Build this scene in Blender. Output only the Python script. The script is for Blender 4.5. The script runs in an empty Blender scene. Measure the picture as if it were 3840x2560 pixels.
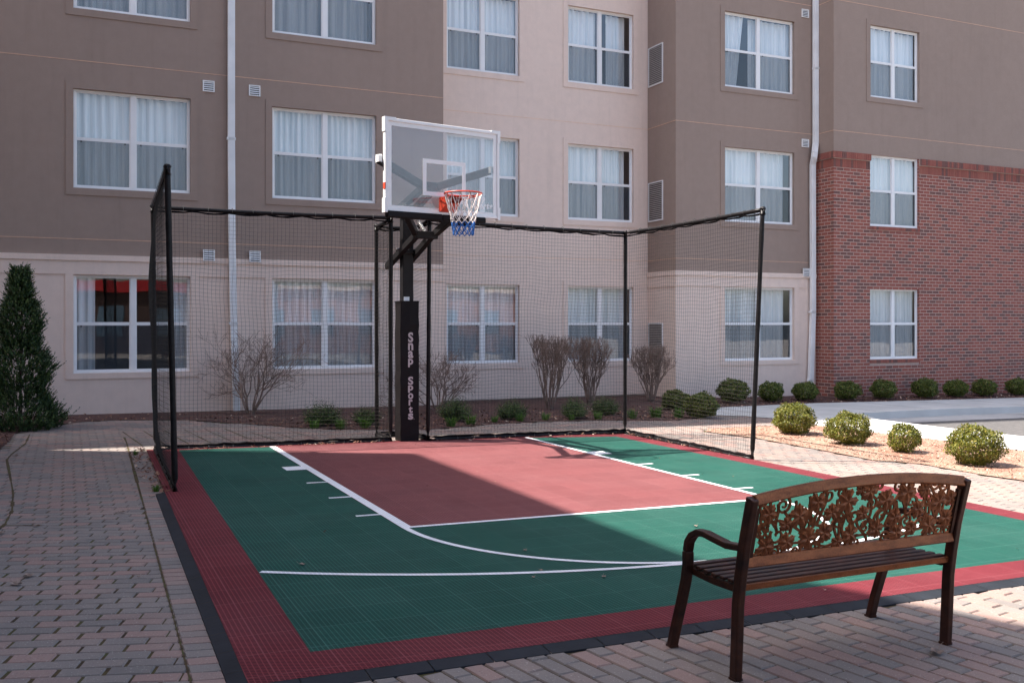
import bpy, math, random
from mathutils import Vector, Matrix
from mathutils.geometry import tessellate_polygon
R_ = math.radians
FT = 0.3048
scene = bpy.context.scene
C = scene.collection

# ------------------------------------------------------------------ camera
cam_data = bpy.data.cameras.new("camera")
cam = bpy.data.objects.new("camera", cam_data); C.objects.link(cam)
cam_data.sensor_width = 36.0; cam_data.lens = 34.105
cam_data.shift_y = -0.01745
cam_data.clip_start = 0.1; cam_data.clip_end = 2000
CAM = (-13.778, -37.481, 5.362)                       # feet
cam.location = [c * FT for c in CAM]
cam.rotation_euler = (R_(90), 0, R_(-24.566))
scene.camera = cam
# ------------------------------------------------------------------ sky and sun
SUN = Vector((-6.4, 3.0, 10.7)).normalized()          # towards the sun
world = bpy.data.worlds.new("World"); scene.world = world; world.use_nodes = True
wn = world.node_tree
sky = wn.nodes.new("ShaderNodeTexSky"); sky.sky_type = 'NISHITA'; sky.sun_disc = False
sky.sun_elevation = math.asin(SUN.z); sky.sun_rotation = math.atan2(SUN.x, SUN.y)
sky.air_density = 1.0; sky.dust_density = 3.5; sky.ozone_density = 0.4
bg = wn.nodes["Background"]; bg.inputs[1].default_value = 0.13
wn.links.new(sky.outputs[0], bg.inputs[0])
sd = bpy.data.lights.new("sun", 'SUN'); sd.energy = 5.0; sd.angle = R_(0.55); sd.color = (1.0, 0.93, 0.85)
sun = bpy.data.objects.new("sun", sd); C.objects.link(sun)
sun.rotation_euler = SUN.to_track_quat('Z', 'Y').to_euler()
scene.view_settings.view_transform = 'Standard'; scene.view_settings.look = 'None'
scene.view_settings.gamma = 1.0; scene.view_settings.exposure = 1.45
scene.render.resolution_x = 1024; scene.render.resolution_y = 682

SLOPE = -0.012                                         # the site falls gently to the right
def gz(x): return SLOPE * x

# ------------------------------------------------------------------ node helpers
class NT:
    def __init__(s, name):
        s.m = bpy.data.materials.new(name); s.m.use_nodes = True
        s.t = s.m.node_tree; s.b = s.t.nodes["Principled BSDF"]; s.out = s.t.nodes["Material Output"]
    def n(s, typ, **kw):
        nd = s.t.nodes.new(typ)
        for k, v in kw.items(): setattr(nd, k, v)
        return nd
    def put(s, sock, v):
        if isinstance(v, bpy.types.NodeSocket): s.t.links.new(v, sock)
        else:
            if isinstance(v, tuple) and len(v) == 3 and sock.type == 'RGBA': v = (*v, 1)
            sock.default_value = v
    def M(s, op, a, b=0.0, c=None):
        nd = s.n("ShaderNodeMath", operation=op); s.put(nd.inputs[0], a); s.put(nd.inputs[1], b)
        if c is not None: s.put(nd.inputs[2], c)
        return nd.outputs[0]
    def obj(s):
        return s.n("ShaderNodeTexCoord").outputs["Object"]
    def sep(s, v):
        nd = s.n("ShaderNodeSeparateXYZ"); s.put(nd.inputs[0], v); return nd.outputs
    def noise(s, scale, detail=3, rough=.5, vec=None, stretch=None):
        nd = s.n("ShaderNodeTexNoise"); nd.inputs["Scale"].default_value = scale
        nd.inputs["Detail"].default_value = detail; nd.inputs["Roughness"].default_value = rough
        v = vec or s.obj()
        if stretch:
            mp = s.n("ShaderNodeMapping"); mp.inputs["Scale"].default_value = stretch; s.put(mp.inputs[0], v); v = mp.outputs[0]
        s.put(nd.inputs["Vector"], v); return nd.outputs[0]
    def ramp(s, fac, stops, interp='LINEAR'):
        nd = s.n("ShaderNodeValToRGB"); nd.color_ramp.interpolation = interp
        e = nd.color_ramp.elements
        while len(e) < len(stops): e.new(0.5)
        for el, (p, c) in zip(e, stops): el.position = p; el.color = (*c, 1)
        s.put(nd.inputs[0], fac); return nd.outputs[0]
    def mix(s, fac, a, b, blend='MIX'):
        nd = s.n("ShaderNodeMix", data_type='RGBA', blend_type=blend)
        s.put(nd.inputs[0], fac); s.put(nd.inputs[6], a); s.put(nd.inputs[7], b); return nd.outputs[2]
    def bump(s, h, strength=.3, dist=.01):
        nd = s.n("ShaderNodeBump"); nd.inputs["Strength"].default_value = strength
        nd.inputs["Distance"].default_value = dist; s.put(nd.inputs["Height"], h)
        s.put(s.b.inputs["Normal"], nd.outputs[0])
    def island(s): return s.n("ShaderNodeNewGeometry").outputs["Random Per Island"]
    def col(s, v): s.put(s.b.inputs["Base Color"], v)
    def set(s, **kw):
        for k, v in kw.items(): s.put(s.b.inputs[k.replace('_', ' ')], v)
        return s

def simple(name, c, rough=.6, metal=0.0, var=.12, scale=8.0, bump=0.0, bscale=80.0, spec=None):
    t = NT(name); f = t.noise(scale, 4)
    lo = tuple(x * (1 - var) for x in c); hi = tuple(min(1, x * (1 + var)) for x in c)
    t.col(t.ramp(f, [(.3, lo), (.7, hi)])); t.set(Roughness=rough, Metallic=metal)
    if spec is not None: t.b.inputs["Specular IOR Level"].default_value = spec
    if bump: t.bump(t.noise(bscale, 3), bump, .003)
    return t.m

def stucco(name, c):
    t = NT(name)
    big = t.noise(.55, 5, .6); mid = t.noise(6, 4, .6); fine = t.noise(170, 2, .6)
    a = t.ramp(big, [(.3, tuple(x * .93 for x in c)), (.7, tuple(x * 1.06 for x in c))])
    b = t.mix(.42, a, t.ramp(mid, [(.3, tuple(x * .86 for x in c)), (.7, tuple(x * 1.12 for x in c))]))
    b = t.mix(.36, b, t.ramp(fine, [(.35, tuple(x * .75 for x in c)), (.65, tuple(x * 1.25 for x in c))]))
    st = t.noise(1.0, 4, .7, stretch=(5.5, 5.5, .35))                 # faint rain streaks
    b = t.mix(t.M('MULTIPLY', t.M('SUBTRACT', st, .52), 1.2), b, tuple(x * .72 for x in c))
    t.col(b); t.set(Roughness=.95); t.b.inputs["Specular IOR Level"].default_value = .2
    t.bump(t.M('ADD', fine, t.M('MULTIPLY', mid, .6)), .5, .004)
    return t.m

M = {}
M['brown'] = stucco("brown_stucco", (.335, .255, .215))
M['beige'] = stucco("beige_stucco", (.80, .645, .56))
M['groove'] = simple("groove_highlight", (.62, .40, .29), .9)  # pale orange-brown; the joint's bright lip is put into the colour
M['groove_b'] = simple("groove_beige", (.80, .58, .44), .9)
M['trimline'] = simple("reveal_brown", (.13, .095, .08), .9)
M['white'] = simple("white_vinyl", (.86, .86, .86), .45, var=.03, scale=3)
M['dspout'] = simple("white_downspout", (.84, .85, .86), .45, var=.08, scale=2.5)
M['ventgap'] = simple("vent_shade_and_latch", (.06, .055, .05), .8)  # near-black paints shade behind slats and gives latches their own black
M['louver'] = simple("louver_metal", (.42, .38, .36), .6)
M['black_pipe'] = simple("black_painted_pipe", (.011, .010, .011), .42, var=.4, scale=20, bump=.2, bscale=60, spec=.18)
M['net'] = simple("black_netting", (.040, .036, .032), .8, spec=.2)
M['netwrap'] = simple("gathered_netting", (.009, .008, .009), .95, var=.5, scale=60, spec=.05)
M['tie'] = simple("zip_tie", (.10, .10, .10), .5)
M['pole'] = simple("dark_steel", (.012, .011, .012), .45, var=.2, scale=6, spec=.2)
M['pad'] = simple("black_vinyl_pad", (.010, .008, .009), .6, var=.2, scale=4, bump=.25, bscale=9, spec=.15)
M['letter'] = simple("grey_print", (.50, .44, .44), .7, var=.05)
M['board_white'] = simple("white_painted_frame", (.82, .82, .82), .4, var=.03)
M['sticker'] = simple("white_sticker", (.85, .87, .9), .5, var=.02)
M['rim'] = simple("orange_red_rim", (.62, .065, .03), .4, var=.1)
M['cord_white'] = simple("white_cord", (.78, .70, .66), .8, var=.1, scale=30)
M['cord_blue'] = simple("blue_cord", (.02, .13, .42), .8, var=.2, scale=30)
M['steel'] = simple("galvanised", (.55, .55, .55), .35, metal=.7)
M['edging'] = simple("black_rubber_edging", (.020, .023, .029), .65, spec=.2, var=.25, scale=5, bump=.3, bscale=40)
M['line'] = None
M['room'] = simple("dim_room", (.10, .085, .085), .95, var=.2, scale=.8)
M['curtain'] = None
M['soil'] = simple("joint_sand", (.10, .085, .065), .95, var=.4, scale=6, bump=.5, bscale=90)
M['leaf_dry'] = None

# bronze bench: brown paint brushed with copper
t = NT("brushed_bronze"); n1 = t.noise(9, 5, .65, stretch=(1, 4, 4)); n2 = t.noise(140, 2)
t.col(t.mix(.35, t.ramp(n1, [(.25, (.08, .025, .011)), (.5, (.27, .092, .036)), (.8, (.44, .175, .072))]), t.ramp(n2, [(.3, (.06, .018, .008)), (.7, (.32, .11, .044))])))
t.set(Roughness=.36, Metallic=.6); t.bump(n2, .15, .001); M['bronze'] = t.m
t = NT("dark_bronze"); n1 = t.noise(12, 5, .6); n2 = t.noise(120, 2)
t.col(t.ramp(n1, [(.3, (.016, .007, .006)), (.8, (.095, .032, .017))])); t.set(Roughness=.38, Metallic=.35); t.bump(n2, .15, .001); M['bronze_dark'] = t.m

# sheer curtains: bluish shade between folds is put into the colour
t = NT("sheer_curtain"); n1 = t.noise(1.0, 4, .6, stretch=(13, 13, .3))
t.col(t.ramp(n1, [(.32, (.58, .64, .67)), (.5, (.84, .87, .88)), (.7, (.92, .93, .93))])); t.set(Roughness=.95)
t.b.inputs["Specular IOR Level"].default_value = 0; M['curtain'] = t.m

# glass: fresnel reflection over clear transmission
def glass(name, tint, refl_lo, refl_hi, rough=.01):
    t = NT(name); t.t.nodes.remove(t.b)
    tr = t.n("ShaderNodeBsdfTransparent"); t.put(tr.inputs[0], (*tint, 1))
    gl = t.n("ShaderNodeBsdfGlossy"); gl.inputs["Roughness"].default_value = rough
    nz = t.n("ShaderNodeBump"); nz.inputs["Strength"].default_value = .05; nz.inputs["Distance"].default_value = .02
    t.put(nz.inputs["Height"], t.noise(1.6, 1)); t.put(gl.inputs["Normal"], nz.outputs[0])
    lw = t.n("ShaderNodeLayerWeight"); lw.inputs[0].default_value = .5
    fac = t.M('ADD', t.M('MULTIPLY', lw.outputs["Facing"], refl_hi - refl_lo), refl_lo)
    mx = t.n("ShaderNodeMixShader"); t.put(mx.inputs[0], fac); t.put(mx.inputs[1], tr.outputs[0]); t.put(mx.inputs[2], gl.outputs[0])
    t.put(t.out.inputs[0], mx.outputs[0]); return t.m
M['glass'] = glass("window_glass", (.97, .99, 1.0), .13, .40)
M['acrylic'] = glass("backboard_glass", (.93, .94, .95), .05, .18)
# pale see-through sheet paints haze into the acrylic
def mesh_screen(name, c, opac):
    t = NT(name); t.t.nodes.remove(t.b)
    tr = t.n("ShaderNodeBsdfTransparent"); df = t.n("ShaderNodeBsdfDiffuse"); t.put(df.inputs[0], (*c, 1))
    mx = t.n("ShaderNodeMixShader"); mx.inputs[0].default_value = opac
    t.put(mx.inputs[1], tr.outputs[0]); t.put(mx.inputs[2], df.outputs[0]); t.put(t.out.inputs[0], mx.outputs[0]); return t.m
M['screen'] = mesh_screen("insect_screen", (.08, .10, .12), .34)
M['film'] = mesh_screen("haze_film", (.62, .62, .66), .20)

# court tile: interlocking open-grid plastic
def court_mat(name, c, dark):
    t = NT(name); x, y, z = t.sep(t.obj())
    X = t.M('DIVIDE', x, FT); Y = t.M('DIVIDE', y, FT)
    rib = t.M('LESS_THAN', t.M('FRACT', t.M('MULTIPLY', X, 12)), .22)
    row = t.M('FLOOR', t.M('MULTIPLY', X, 12))
    sl = t.M('ADD', t.M('MULTIPLY', Y, 14), t.M('MULTIPLY', row, .5))
    sl = t.M('ADD', sl, t.M('MULTIPLY', t.M('FRACT', t.M('MULTIPLY', X, 12)), .8))
    hole = t.M('LESS_THAN', t.M('FRACT', sl), .48)
    hole = t.M('MULTIPLY', hole, t.M('SUBTRACT', 1, rib))
    sx = t.M('LESS_THAN', t.M('FRACT', X), .025); sy = t.M('LESS_THAN', t.M('FRACT', Y), .025)
    seam = t.M('MAXIMUM', sx, sy)
    ver = t.noise(1.3, 5, .65); fine = t.noise(14, 3)
    base = t.ramp(ver, [(.28, tuple(v * .82 for v in c)), (.72, tuple(v * 1.18 for v in c))])
    base = t.mix(.25, base, t.ramp(fine, [(.3, tuple(v * .75 for v in c)), (.7, tuple(v * 1.3 for v in c))]))
    pale = tuple(min(1, v * 1.25 + .05) for v in c)
    dust = t.M('MULTIPLY', t.M('SUBTRACT', t.noise(.9, 6, .7), .43), 1.7)
    base = t.mix(t.M('MAXIMUM', t.M('MINIMUM', dust, .35), 0), base, pale)
    # tile-to-tile shade differences
    wn_ = t.n("ShaderNodeTexWhiteNoise", noise_dimensions='2D'); cb = t.n("ShaderNodeCombineXYZ")
    t.put(cb.inputs[0], t.M('FLOOR', X)); t.put(cb.inputs[1], t.M('FLOOR', Y)); t.put(wn_.inputs["Vector"], cb.outputs[0])
    base = t.mix(.26, base, t.ramp(wn_.outputs[0], [(0, tuple(v * .7 for v in c)), (1, tuple(v * 1.3 for v in c))]))
    b = t.mix(t.M('MULTIPLY', hole, .88), base, dark)
    b = t.mix(t.M('MULTIPLY', rib, .26), b, pale)
    b = t.mix(t.M('MULTIPLY', seam, .42), b, pale)
    t.col(b); t.set(Roughness=.70); t.b.inputs["Specular IOR Level"].default_value = .14
    t.bump(t.M('SUBTRACT', 1, hole), .35, .003)
    return t
M['green'] = court_mat("green_court_tile", (.013, .086, .062), (.001, .011, .014)).m
M['red'] = court_mat("maroon_border_tile", (.175, .026, .033), (.024, .004, .009)).m
M['key'] = court_mat("rose_key_tile", (.205, .066, .066), (.038, .011, .018)).m
tt = court_mat("white_line_paint", (.80, .80, .82), (.55, .58, .62)); M['line'] = tt.m

# pavers: one colour per brick
t = NT("concrete_pavers"); i = t.island(); sp = t.noise(90, 2, .7); pt = t.noise(2.2, 4)
b = t.ramp(i, [(0, (.190, .168, .158)), (.38, (.225, .195, .178)), (.48, (.275, .195, .170)), (.80, (.315, .192, .165)), (.86, (.205, .18, .168)), (1, (.165, .150, .142))])
b = t.mix(.30, b, t.ramp(pt, [(.3, (.17, .14, .12)), (.7, (.34, .265, .22))]))
b = t.mix(t.M('MULTIPLY', t.M('GREATER_THAN', sp, .66), .5), b, (.50, .47, .44))
b = t.mix(t.M('MULTIPLY', t.M('LESS_THAN', sp, .36), .4), b, (.10, .09, .085))
t.col(b); t.set(Roughness=.88); t.bump(sp, .5, .003); M['paver'] = t.m
# wall bricks
t = NT("red_brick"); i = t.island(); sp = t.noise(60, 3, .6)
b = t.ramp(i, [(0, (.26, .070, .052)), (.3, (.34, .098, .070)), (.55, (.23, .060, .048)), (.70, (.35, .118, .082)), (.75, (.10, .056, .054)), (1, (.145, .068, .060))])
t.col(t.mix(.25, b, t.ramp(sp, [(.3, (.18, .075, .065)), (.7, (.5, .22, .17))]))); t.set(Roughness=.9); t.bump(sp, .4, .003); M['brick'] = t.m
M['mortar'] = simple("brick_mortar", (.50, .36, .31), .95, var=.12, scale=20)
M['concrete'] = simple("pale_concrete", (.50, .50, .485), .9, var=.10, scale=1.4, bump=.3, bscale=70)
M['asphalt'] = simple("asphalt", (.095, .090, .088), .9, var=.25, scale=12, bump=.6, bscale=150)
t = NT("gutter_concrete"); n1 = t.noise(1.2, 6, .7, stretch=(.5, 2, 1))
t.col(t.ramp(n1, [(.30, (.16, .155, .15)), (.46, (.38, .37, .36)), (.7, (.50, .49, .475))])); t.set(Roughness=.9); M['gutter'] = t.m
t = NT("dark_mulch"); n1 = t.noise(22, 5, .75); n2 = t.noise(1.5, 3)
t.col(t.mix(.4, t.ramp(n1, [(.3, (.022, .011, .010)), (.55, (.095, .040, .032)), (.75, (.19, .095, .070))]), t.ramp(n2, [(.3, (.06, .026, .022)), (.7, (.13, .062, .05))])))
t.set(Roughness=.95); t.bump(n1, 1.0, .03); M['mulch'] = t.m
t = NT("sandy_mulch"); n1 = t.noise(16, 6, .75); n2 = t.noise(1.1, 4, .6)
t.col(t.mix(t.ramp(n2, [(.42, (0, 0, 0)), (.6, (1, 1, 1))]), t.ramp(n1, [(.3, (.19, .09, .06)), (.7, (.37, .21, .145))]), t.ramp(n1, [(.3, (.27, .165, .115)), (.7, (.48, .33, .245))])))
t.set(Roughness=.95); t.bump(n1, 1.0, .03); M['sandmulch'] = t.m
t = NT("bark_chip"); t.col(t.ramp(t.island(), [(0, (.07, .028, .020)), (.5, (.19, .085, .055)), (.85, (.30, .17, .11)), (1, (.5, .4, .32))])); t.set(Roughness=.95); M['chip'] = t.m
t = NT("pale_bark_chip"); t.col(t.ramp(t.island(), [(0, (.15, .065, .045)), (.4, (.32, .17, .115)), (1, (.50, .38, .29))])); t.set(Roughness=.95); M['chip_pale'] = t.m
t = NT("moss_joint"); n1 = t.noise(7, 5, .7)
t.col(t.ramp(n1, [(.35, (.028, .016, .010)), (.5, (.085, .055, .022)), (.65, (.065, .075, .018))])); t.set(Roughness=1.0); M['moss'] = t.m
t = NT("dry_leaf"); t.col(t.ramp(t.noise(30, 4, vec=None), [(.3, (.12, .075, .055)), (.7, (.34, .25, .20))])); t.set(Roughness=.8); M['leaf_dry'] = t.m

def foliage(name, stops, trans=.25, rough=.5):
    t = NT(name); c = t.ramp(t.island(), stops); t.col(c); t.set(Roughness=rough)
    t.b.inputs["Specular IOR Level"].default_value = .35
    tl = t.n("ShaderNodeBsdfTranslucent"); t.put(tl.inputs[0], c)
    mx = t.n("ShaderNodeMixShader"); mx.inputs[0].default_value = trans
    t.put(mx.inputs[1], t.b.outputs[0]); t.put(mx.inputs[2], tl.outputs[0]); t.put(t.out.inputs[0], mx.outputs[0]); return t.m
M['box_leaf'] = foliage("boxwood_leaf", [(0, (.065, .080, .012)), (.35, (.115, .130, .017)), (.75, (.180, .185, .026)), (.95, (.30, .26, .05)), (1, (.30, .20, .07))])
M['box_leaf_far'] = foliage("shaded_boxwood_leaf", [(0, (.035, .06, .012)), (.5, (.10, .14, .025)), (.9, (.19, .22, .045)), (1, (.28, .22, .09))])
M['juniper'] = foliage("juniper_needle", [(0, (.014, .035, .012)), (.6, (.035, .075, .022)), (1, (.10, .15, .035))], .12)
M['low_juniper'] = foliage("low_juniper_needle", [(0, (.022, .045, .014)), (.6, (.060, .105, .028)), (1, (.14, .19, .05))], .12)
M['grass'] = foliage("fresh_blade", [(0, (.05, .13, .02)), (1, (.13, .25, .04))], .35)
t = NT("bare_twig"); t.col(t.ramp(t.noise(8, 3), [(.3, (.16, .105, .085)), (.7, (.31, .22, .18))])); t.set(Roughness=.9); M['twig'] = t.m
M['bark'] = simple("dark_bark", (.06, .042, .032), .95)

# ------------------------------------------------------------------ mesh helpers (everything in feet, scaled to metres at the end)
def root_loc(o):
    v = Vector((0, 0, 0))
    while o is not None:
        v = v + o.location; o = o.parent
    return v

class MB:
    def __init__(s): s.v = []; s.f = []; s.mi = []; s.cur = 0
    def add(s, vs, fs):
        k = len(s.v); s.v += [tuple(p) for p in vs]
        for f in fs: s.f.append(tuple(i + k for i in f)); s.mi.append(s.cur)
        return s
    def box(s, x0, x1, y0, y1, z0, z1):
        s.add([(x0, y0, z0), (x1, y0, z0), (x1, y1, z0), (x0, y1, z0), (x0, y0, z1), (x1, y0, z1), (x1, y1, z1), (x0, y1, z1)],
              [(0, 3, 2, 1), (4, 5, 6, 7), (0, 1, 5, 4), (1, 2, 6, 5), (2, 3, 7, 6), (3, 0, 4, 7)]); return s
    def frame(s, p0, p1, up=None):
        d = (Vector(p1) - Vector(p0)).normalized()
        u = Vector(up) if up else (Vector((0, 0, 1)) if abs(d.z) < .95 else Vector((1, 0, 0)))
        a = d.cross(u).normalized(); b = a.cross(d).normalized(); return a, b
    def bar(s, p0, p1, w, h, up=None):
        a, b = s.frame(p0, p1, up); a = a * (w / 2); b = b * (h / 2); P0, P1 = Vector(p0), Vector(p1)
        vs = [P0 - a - b, P0 + a - b, P0 + a + b, P0 - a + b, P1 - a - b, P1 + a - b, P1 + a + b, P1 - a + b]
        s.add(vs, [(0, 1, 2, 3), (7, 6, 5, 4), (0, 4, 5, 1), (1, 5, 6, 2), (2, 6, 7, 3), (3, 7, 4, 0)]); return s
    def tube(s, pts, r, n=8, caps=True):
        pts = [Vector(p) for p in pts]; k = len(s.v); m = len(pts); a = None
        for i, p in enumerate(pts):
            d = (pts[min(i + 1, m - 1)] - pts[max(i - 1, 0)])
            if d.length < 1e-9: d = Vector((0, 0, 1))
            d.normalize()
            if a is None: a, b = s.frame((0, 0, 0), d)
            else:
                a = (a - d * a.dot(d))
                if a.length < 1e-6: a, b = s.frame((0, 0, 0), d)
                a.normalize(); b = d.cross(a)
            rr = r[i] if isinstance(r, (list, tuple)) else r
            for j in range(n):
                th = 2 * math.pi * j / n; q = p + a * (rr * math.cos(th)) + b * (rr * math.sin(th)); s.v.append(tuple(q))
        for i in range(m - 1):
            for j in range(n):
                j2 = (j + 1) % n
                s.f.append((k + i * n + j, k + i * n + j2, k + (i + 1) * n + j2, k + (i + 1) * n + j)); s.mi.append(s.cur)
        if caps and n > 2:
            s.f.append(tuple(k + j for j in reversed(range(n)))); s.mi.append(s.cur)
            s.f.append(tuple(k + (m - 1) * n + j for j in range(n))); s.mi.append(s.cur)
        return s
    def sweep(s, pts, w, h, side):
        """rectangular section swept along pts; 'side' is the constant width direction"""
        pts = [Vector(p) for p in pts]; k = len(s.v); m = len(pts); sd_ = Vector(side).normalized() * (w / 2)
        for i, p in enumerate(pts):
            d = (pts[min(i + 1, m - 1)] - pts[max(i - 1, 0)]).normalized(); nrm = d.cross(sd_).normalized() * (h / 2)
            for q in (p - sd_ - nrm, p + sd_ - nrm, p + sd_ + nrm, p - sd_ + nrm): s.v.append(tuple(q))
        for i in range(m - 1):
            for j in range(4):
                j2 = (j + 1) % 4; s.f.append((k + i * 4 + j, k + i * 4 + j2, k + (i + 1) * 4 + j2, k + (i + 1) * 4 + j)); s.mi.append(s.cur)
        s.f.append((k + 3, k + 2, k + 1, k)); s.mi.append(s.cur)
        s.f.append((k + (m - 1) * 4, k + (m - 1) * 4 + 1, k + (m - 1) * 4 + 2, k + (m - 1) * 4 + 3)); s.mi.append(s.cur)
        return s
    def poly(s, pts):
        tris = tessellate_polygon([[Vector((p[0], p[1], 0)) for p in pts]])
        fs = []
        for a, b, c in tris:
            A, B, Cc = pts[a], pts[b], pts[c]
            cr = (B[0] - A[0]) * (Cc[1] - A[1]) - (B[1] - A[1]) * (Cc[0] - A[0])
            fs.append((a, b, c) if cr > 0 else (a, c, b))
        s.add(pts, fs); return s
    def quad(s, a, b, c, d): s.add([a, b, c, d], [(0, 1, 2, 3)]); return s
    def build(s, name, mat, parent=None, smooth=False):
        L = root_loc(parent)
        me = bpy.data.meshes.new(name)
        me.from_pydata([(x - L.x, y - L.y, z - L.z) for x, y, z in s.v], [], s.f)
        for m_ in (mat if isinstance(mat, (list, tuple)) else [mat]): me.materials.append(m_)
        me.polygons.foreach_set("material_index", s.mi)
        if smooth: me.polygons.foreach_set("use_smooth", [True] * len(me.polygons))
        me.update()
        o = bpy.data.objects.new(name, me); C.objects.link(o); o.parent = parent
        return o

def bevel(o, w, seg=2):
    md = o.modifiers.new("bevel", 'BEVEL'); md.width = w * FT; md.segments = seg; md.limit_method = 'ANGLE'; md.angle_limit = R_(35)
    return o
def thing(name, loc, label, cat, group=None):
    o = bpy.data.objects.new(name, None); C.objects.link(o); o.location = loc; o.empty_display_size = .1
    o['label'] = label; o['category'] = cat
    if group: o['group'] = group
    return o
def tag(o, label, cat, group=None):
    o['label'] = label; o['category'] = cat
    if group: o['group'] = group
    return o
def struct(o): o['kind'] = 'structure'; return o
def stuff(o): o['kind'] = 'stuff'; return o
def dup(root, loc, label, rz=0, sc=1.0):
    r = root.copy(); C.objects.link(r); r.location = loc; r.rotation_euler = (0, 0, rz); r.scale = (sc, sc, sc) if not isinstance(sc, tuple) else sc; r['label'] = label
    for ch in list(root.children):
        c = ch.copy(); C.objects.link(c); c.parent = r
        for g in ch.children:
            d = g.copy(); C.objects.link(d); d.parent = c
    return r
def inside(x, y, poly):
    r = False; n = len(poly); j = n - 1
    for i in range(n):
        xi, yi = poly[i][0], poly[i][1]; xj, yj = poly[j][0], poly[j][1]
        if (yi > y) != (yj > y) and x < (xj - xi) * (y - yi) / (yj - yi) + xi: r = not r
        j = i
    return r

# ================================================================== GROUND
g = MB(); S = 400
g.quad((-S, -S, gz(-S) - .6), (S, -S, gz(S) - .6), (S, S, gz(S) - .6), (-S, S, gz(-S) - .6))
struct(g.build("ground", simple("distant_ground", (.33, .295, .26), .95, var=.15, scale=.4)))
# joint sand under the pavers
base = MB()
base.poly([(x, y, gz(x) - .025) for x, y in [(-45, -70), (23.9, -70), (24.9, -4), (23.85, 4.1), (25.44, 6), (24.4, 8.5), (25.8, 16.0), (27, 24), (-45, 24)]])
struct(base.build("paver_bedding", M['moss']))

BED = [(-30, 5.6), (-17.6, 6.4), (-16.35, 7.77), (-16.13, 10.23), (-16.08, 13.44), (-15.41, 16.06), (-14.67, 17.13), (-13.8, 18.0), (-12.98, 18.69), (-11.72, 19.03), (-10.45, 18.87),
       (-9.0, 18.5), (-7.67, 17.8), (-6.0, 15.69), (-4.83, 14.41), (-3.55, 12.54), (-1.76, 10.84), (.19, 9.91), (2.98, 9.23), (4.96, 9.9), (7.07, 10.7), (9.83, 11.1), (13.37, 10.83), (15.0, 10.3), (18.06, 9.3), (22.31, 11.41), (25.81, 16.07), (35, 17.25), (43.4, 17.05), (75, 16.6)]
BEDW = [(75, 20.52), (40.12, 20.52), (40.12, 22.52), (26.92, 22.52), (26.92, 26.32), (8.83, 26.32), (8.83, 23.02), (-30, 23.02)]
bedh = lambda x: .15 if x > 26.8 else -.015
bed = MB()
bed.poly([(x, y, gz(x) + .022) for x, y in BED] + [(x, y, gz(x) + (.16 if x > 26.8 else -.012)) for x, y in BEDW])
struct(bed.build("mulch_bed", M['mulch']))
ISL = [(16.98, 4.81), (21.68, 4.95), (24.0, 4.3), (24.24, -.21), (24.75, -4.0), (24.7, -8.1), (24.6, -40), (17.2, -40), (16.95, -13.8), (16.75, -12.5), (16.82, -10.26), (16.93, -9.27), (15.9, -7.75), (16.2, -4.83), (16.3, -2.45), (16.55, .46), (16.28, 1.86), (15.9, 3.6)]
isl = MB(); isl.poly([(x, y, gz(x) + .03) for x, y in ISL]); struct(isl.build("planting_island", M['sandmulch']))
# concrete
wk = MB()
wk.poly([(x, y, gz(x) + .03) for x, y in [(22.31, 11.41), (23.6, 10.2), (24.43, 8.49), (26.5, 8.3), (32.3, 9.67), (35.5, 10.05), (41.3, 10.43), (75, 10.5), (75, 16.7), (43.4, 17.15), (35, 17.35), (25.81, 16.17)]])
for (xa, ya), (xb, yb) in zip([(32.3, 9.67), (35.5, 10.05), (41.3, 10.43)], [(35.5, 10.05), (41.3, 10.43), (75, 10.5)]):
    wk.quad((xa, ya - .06, gz(xa) - .42), (xb, yb - .06, gz(xb) - .42), (xb, yb, gz(xb) + .03), (xa, ya, gz(xa) + .03))
wk.poly([(26.5, 8.3, gz(26.5) + .03), (32.3, 7.2, gz(32.3) - .40), (32.3, 9.67, gz(32.3) + .03)])
struct(wk.build("sidewalk", M['concrete']))
jt = MB()
for x in (29.5, 34.5, 39.5, 44.5, 49.5, 54.5, 59.5, 64.5):
    jt.box(x, x + .05, 10.6, 16.9, gz(x) + .028, gz(x) + .034)
struct(jt.build("sidewalk_joint", simple("joint_line", (.25, .24, .23), .95)))
ws = MB()
ws.poly([(x, y, gz(x) + .035) for x, y in [(25.0, 6.3), (26.5, 8.25), (30.0, 6.4), (29.85, .05), (30.12, -3.7), (30.2, -40), (24.5, -40), (24.65, -8.1), (24.7, -4.0), (24.2, -.2), (23.85, 4.1)]])
for (xa, ya), (xb, yb) in zip([(30.2, -40), (30.12, -3.7), (29.85, .05)], [(30.12, -3.7), (29.85, .05), (30.0, 6.4)]):
    ws.quad((xa + .05, ya, gz(xa) - .42), (xb + .05, yb, gz(xb) - .42), (xb, yb, gz(xb) + .035), (xa, ya, gz(xa) + .035))
ws.poly([(26.5, 8.25, gz(26.5) + .03), (30, 6.4, gz(30) + .03), (32.3, 7.2, gz(32.3) - .40)])
struct(ws.build("kerb_walk", simple("bright_concrete", (.60, .59, .57), .9, var=.05, scale=1.2, bump=.3, bscale=70)))
jt = MB()
for y in (-1.5, -6.5, -11.5, -16.5, 3.5): jt.box(24.7, 30.0, y, y + .05, gz(27) - .01, gz(27) + .0)
gt = MB(); gt.quad((28, 7.4, gz(28) - .415), (80, 7.4, gz(80) - .415), (80, 10.6, gz(80) - .415), (28, 10.6, gz(28) - .415)); struct(gt.build("gutter", M['gutter']))
rd = MB(); rd.quad((28, -60, gz(28) - .425), (120, -60, gz(120) - .425), (120, 12, gz(120) - .425), (28, 12, gz(28) - .425)); struct(rd.build("road", M['asphalt']))

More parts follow.
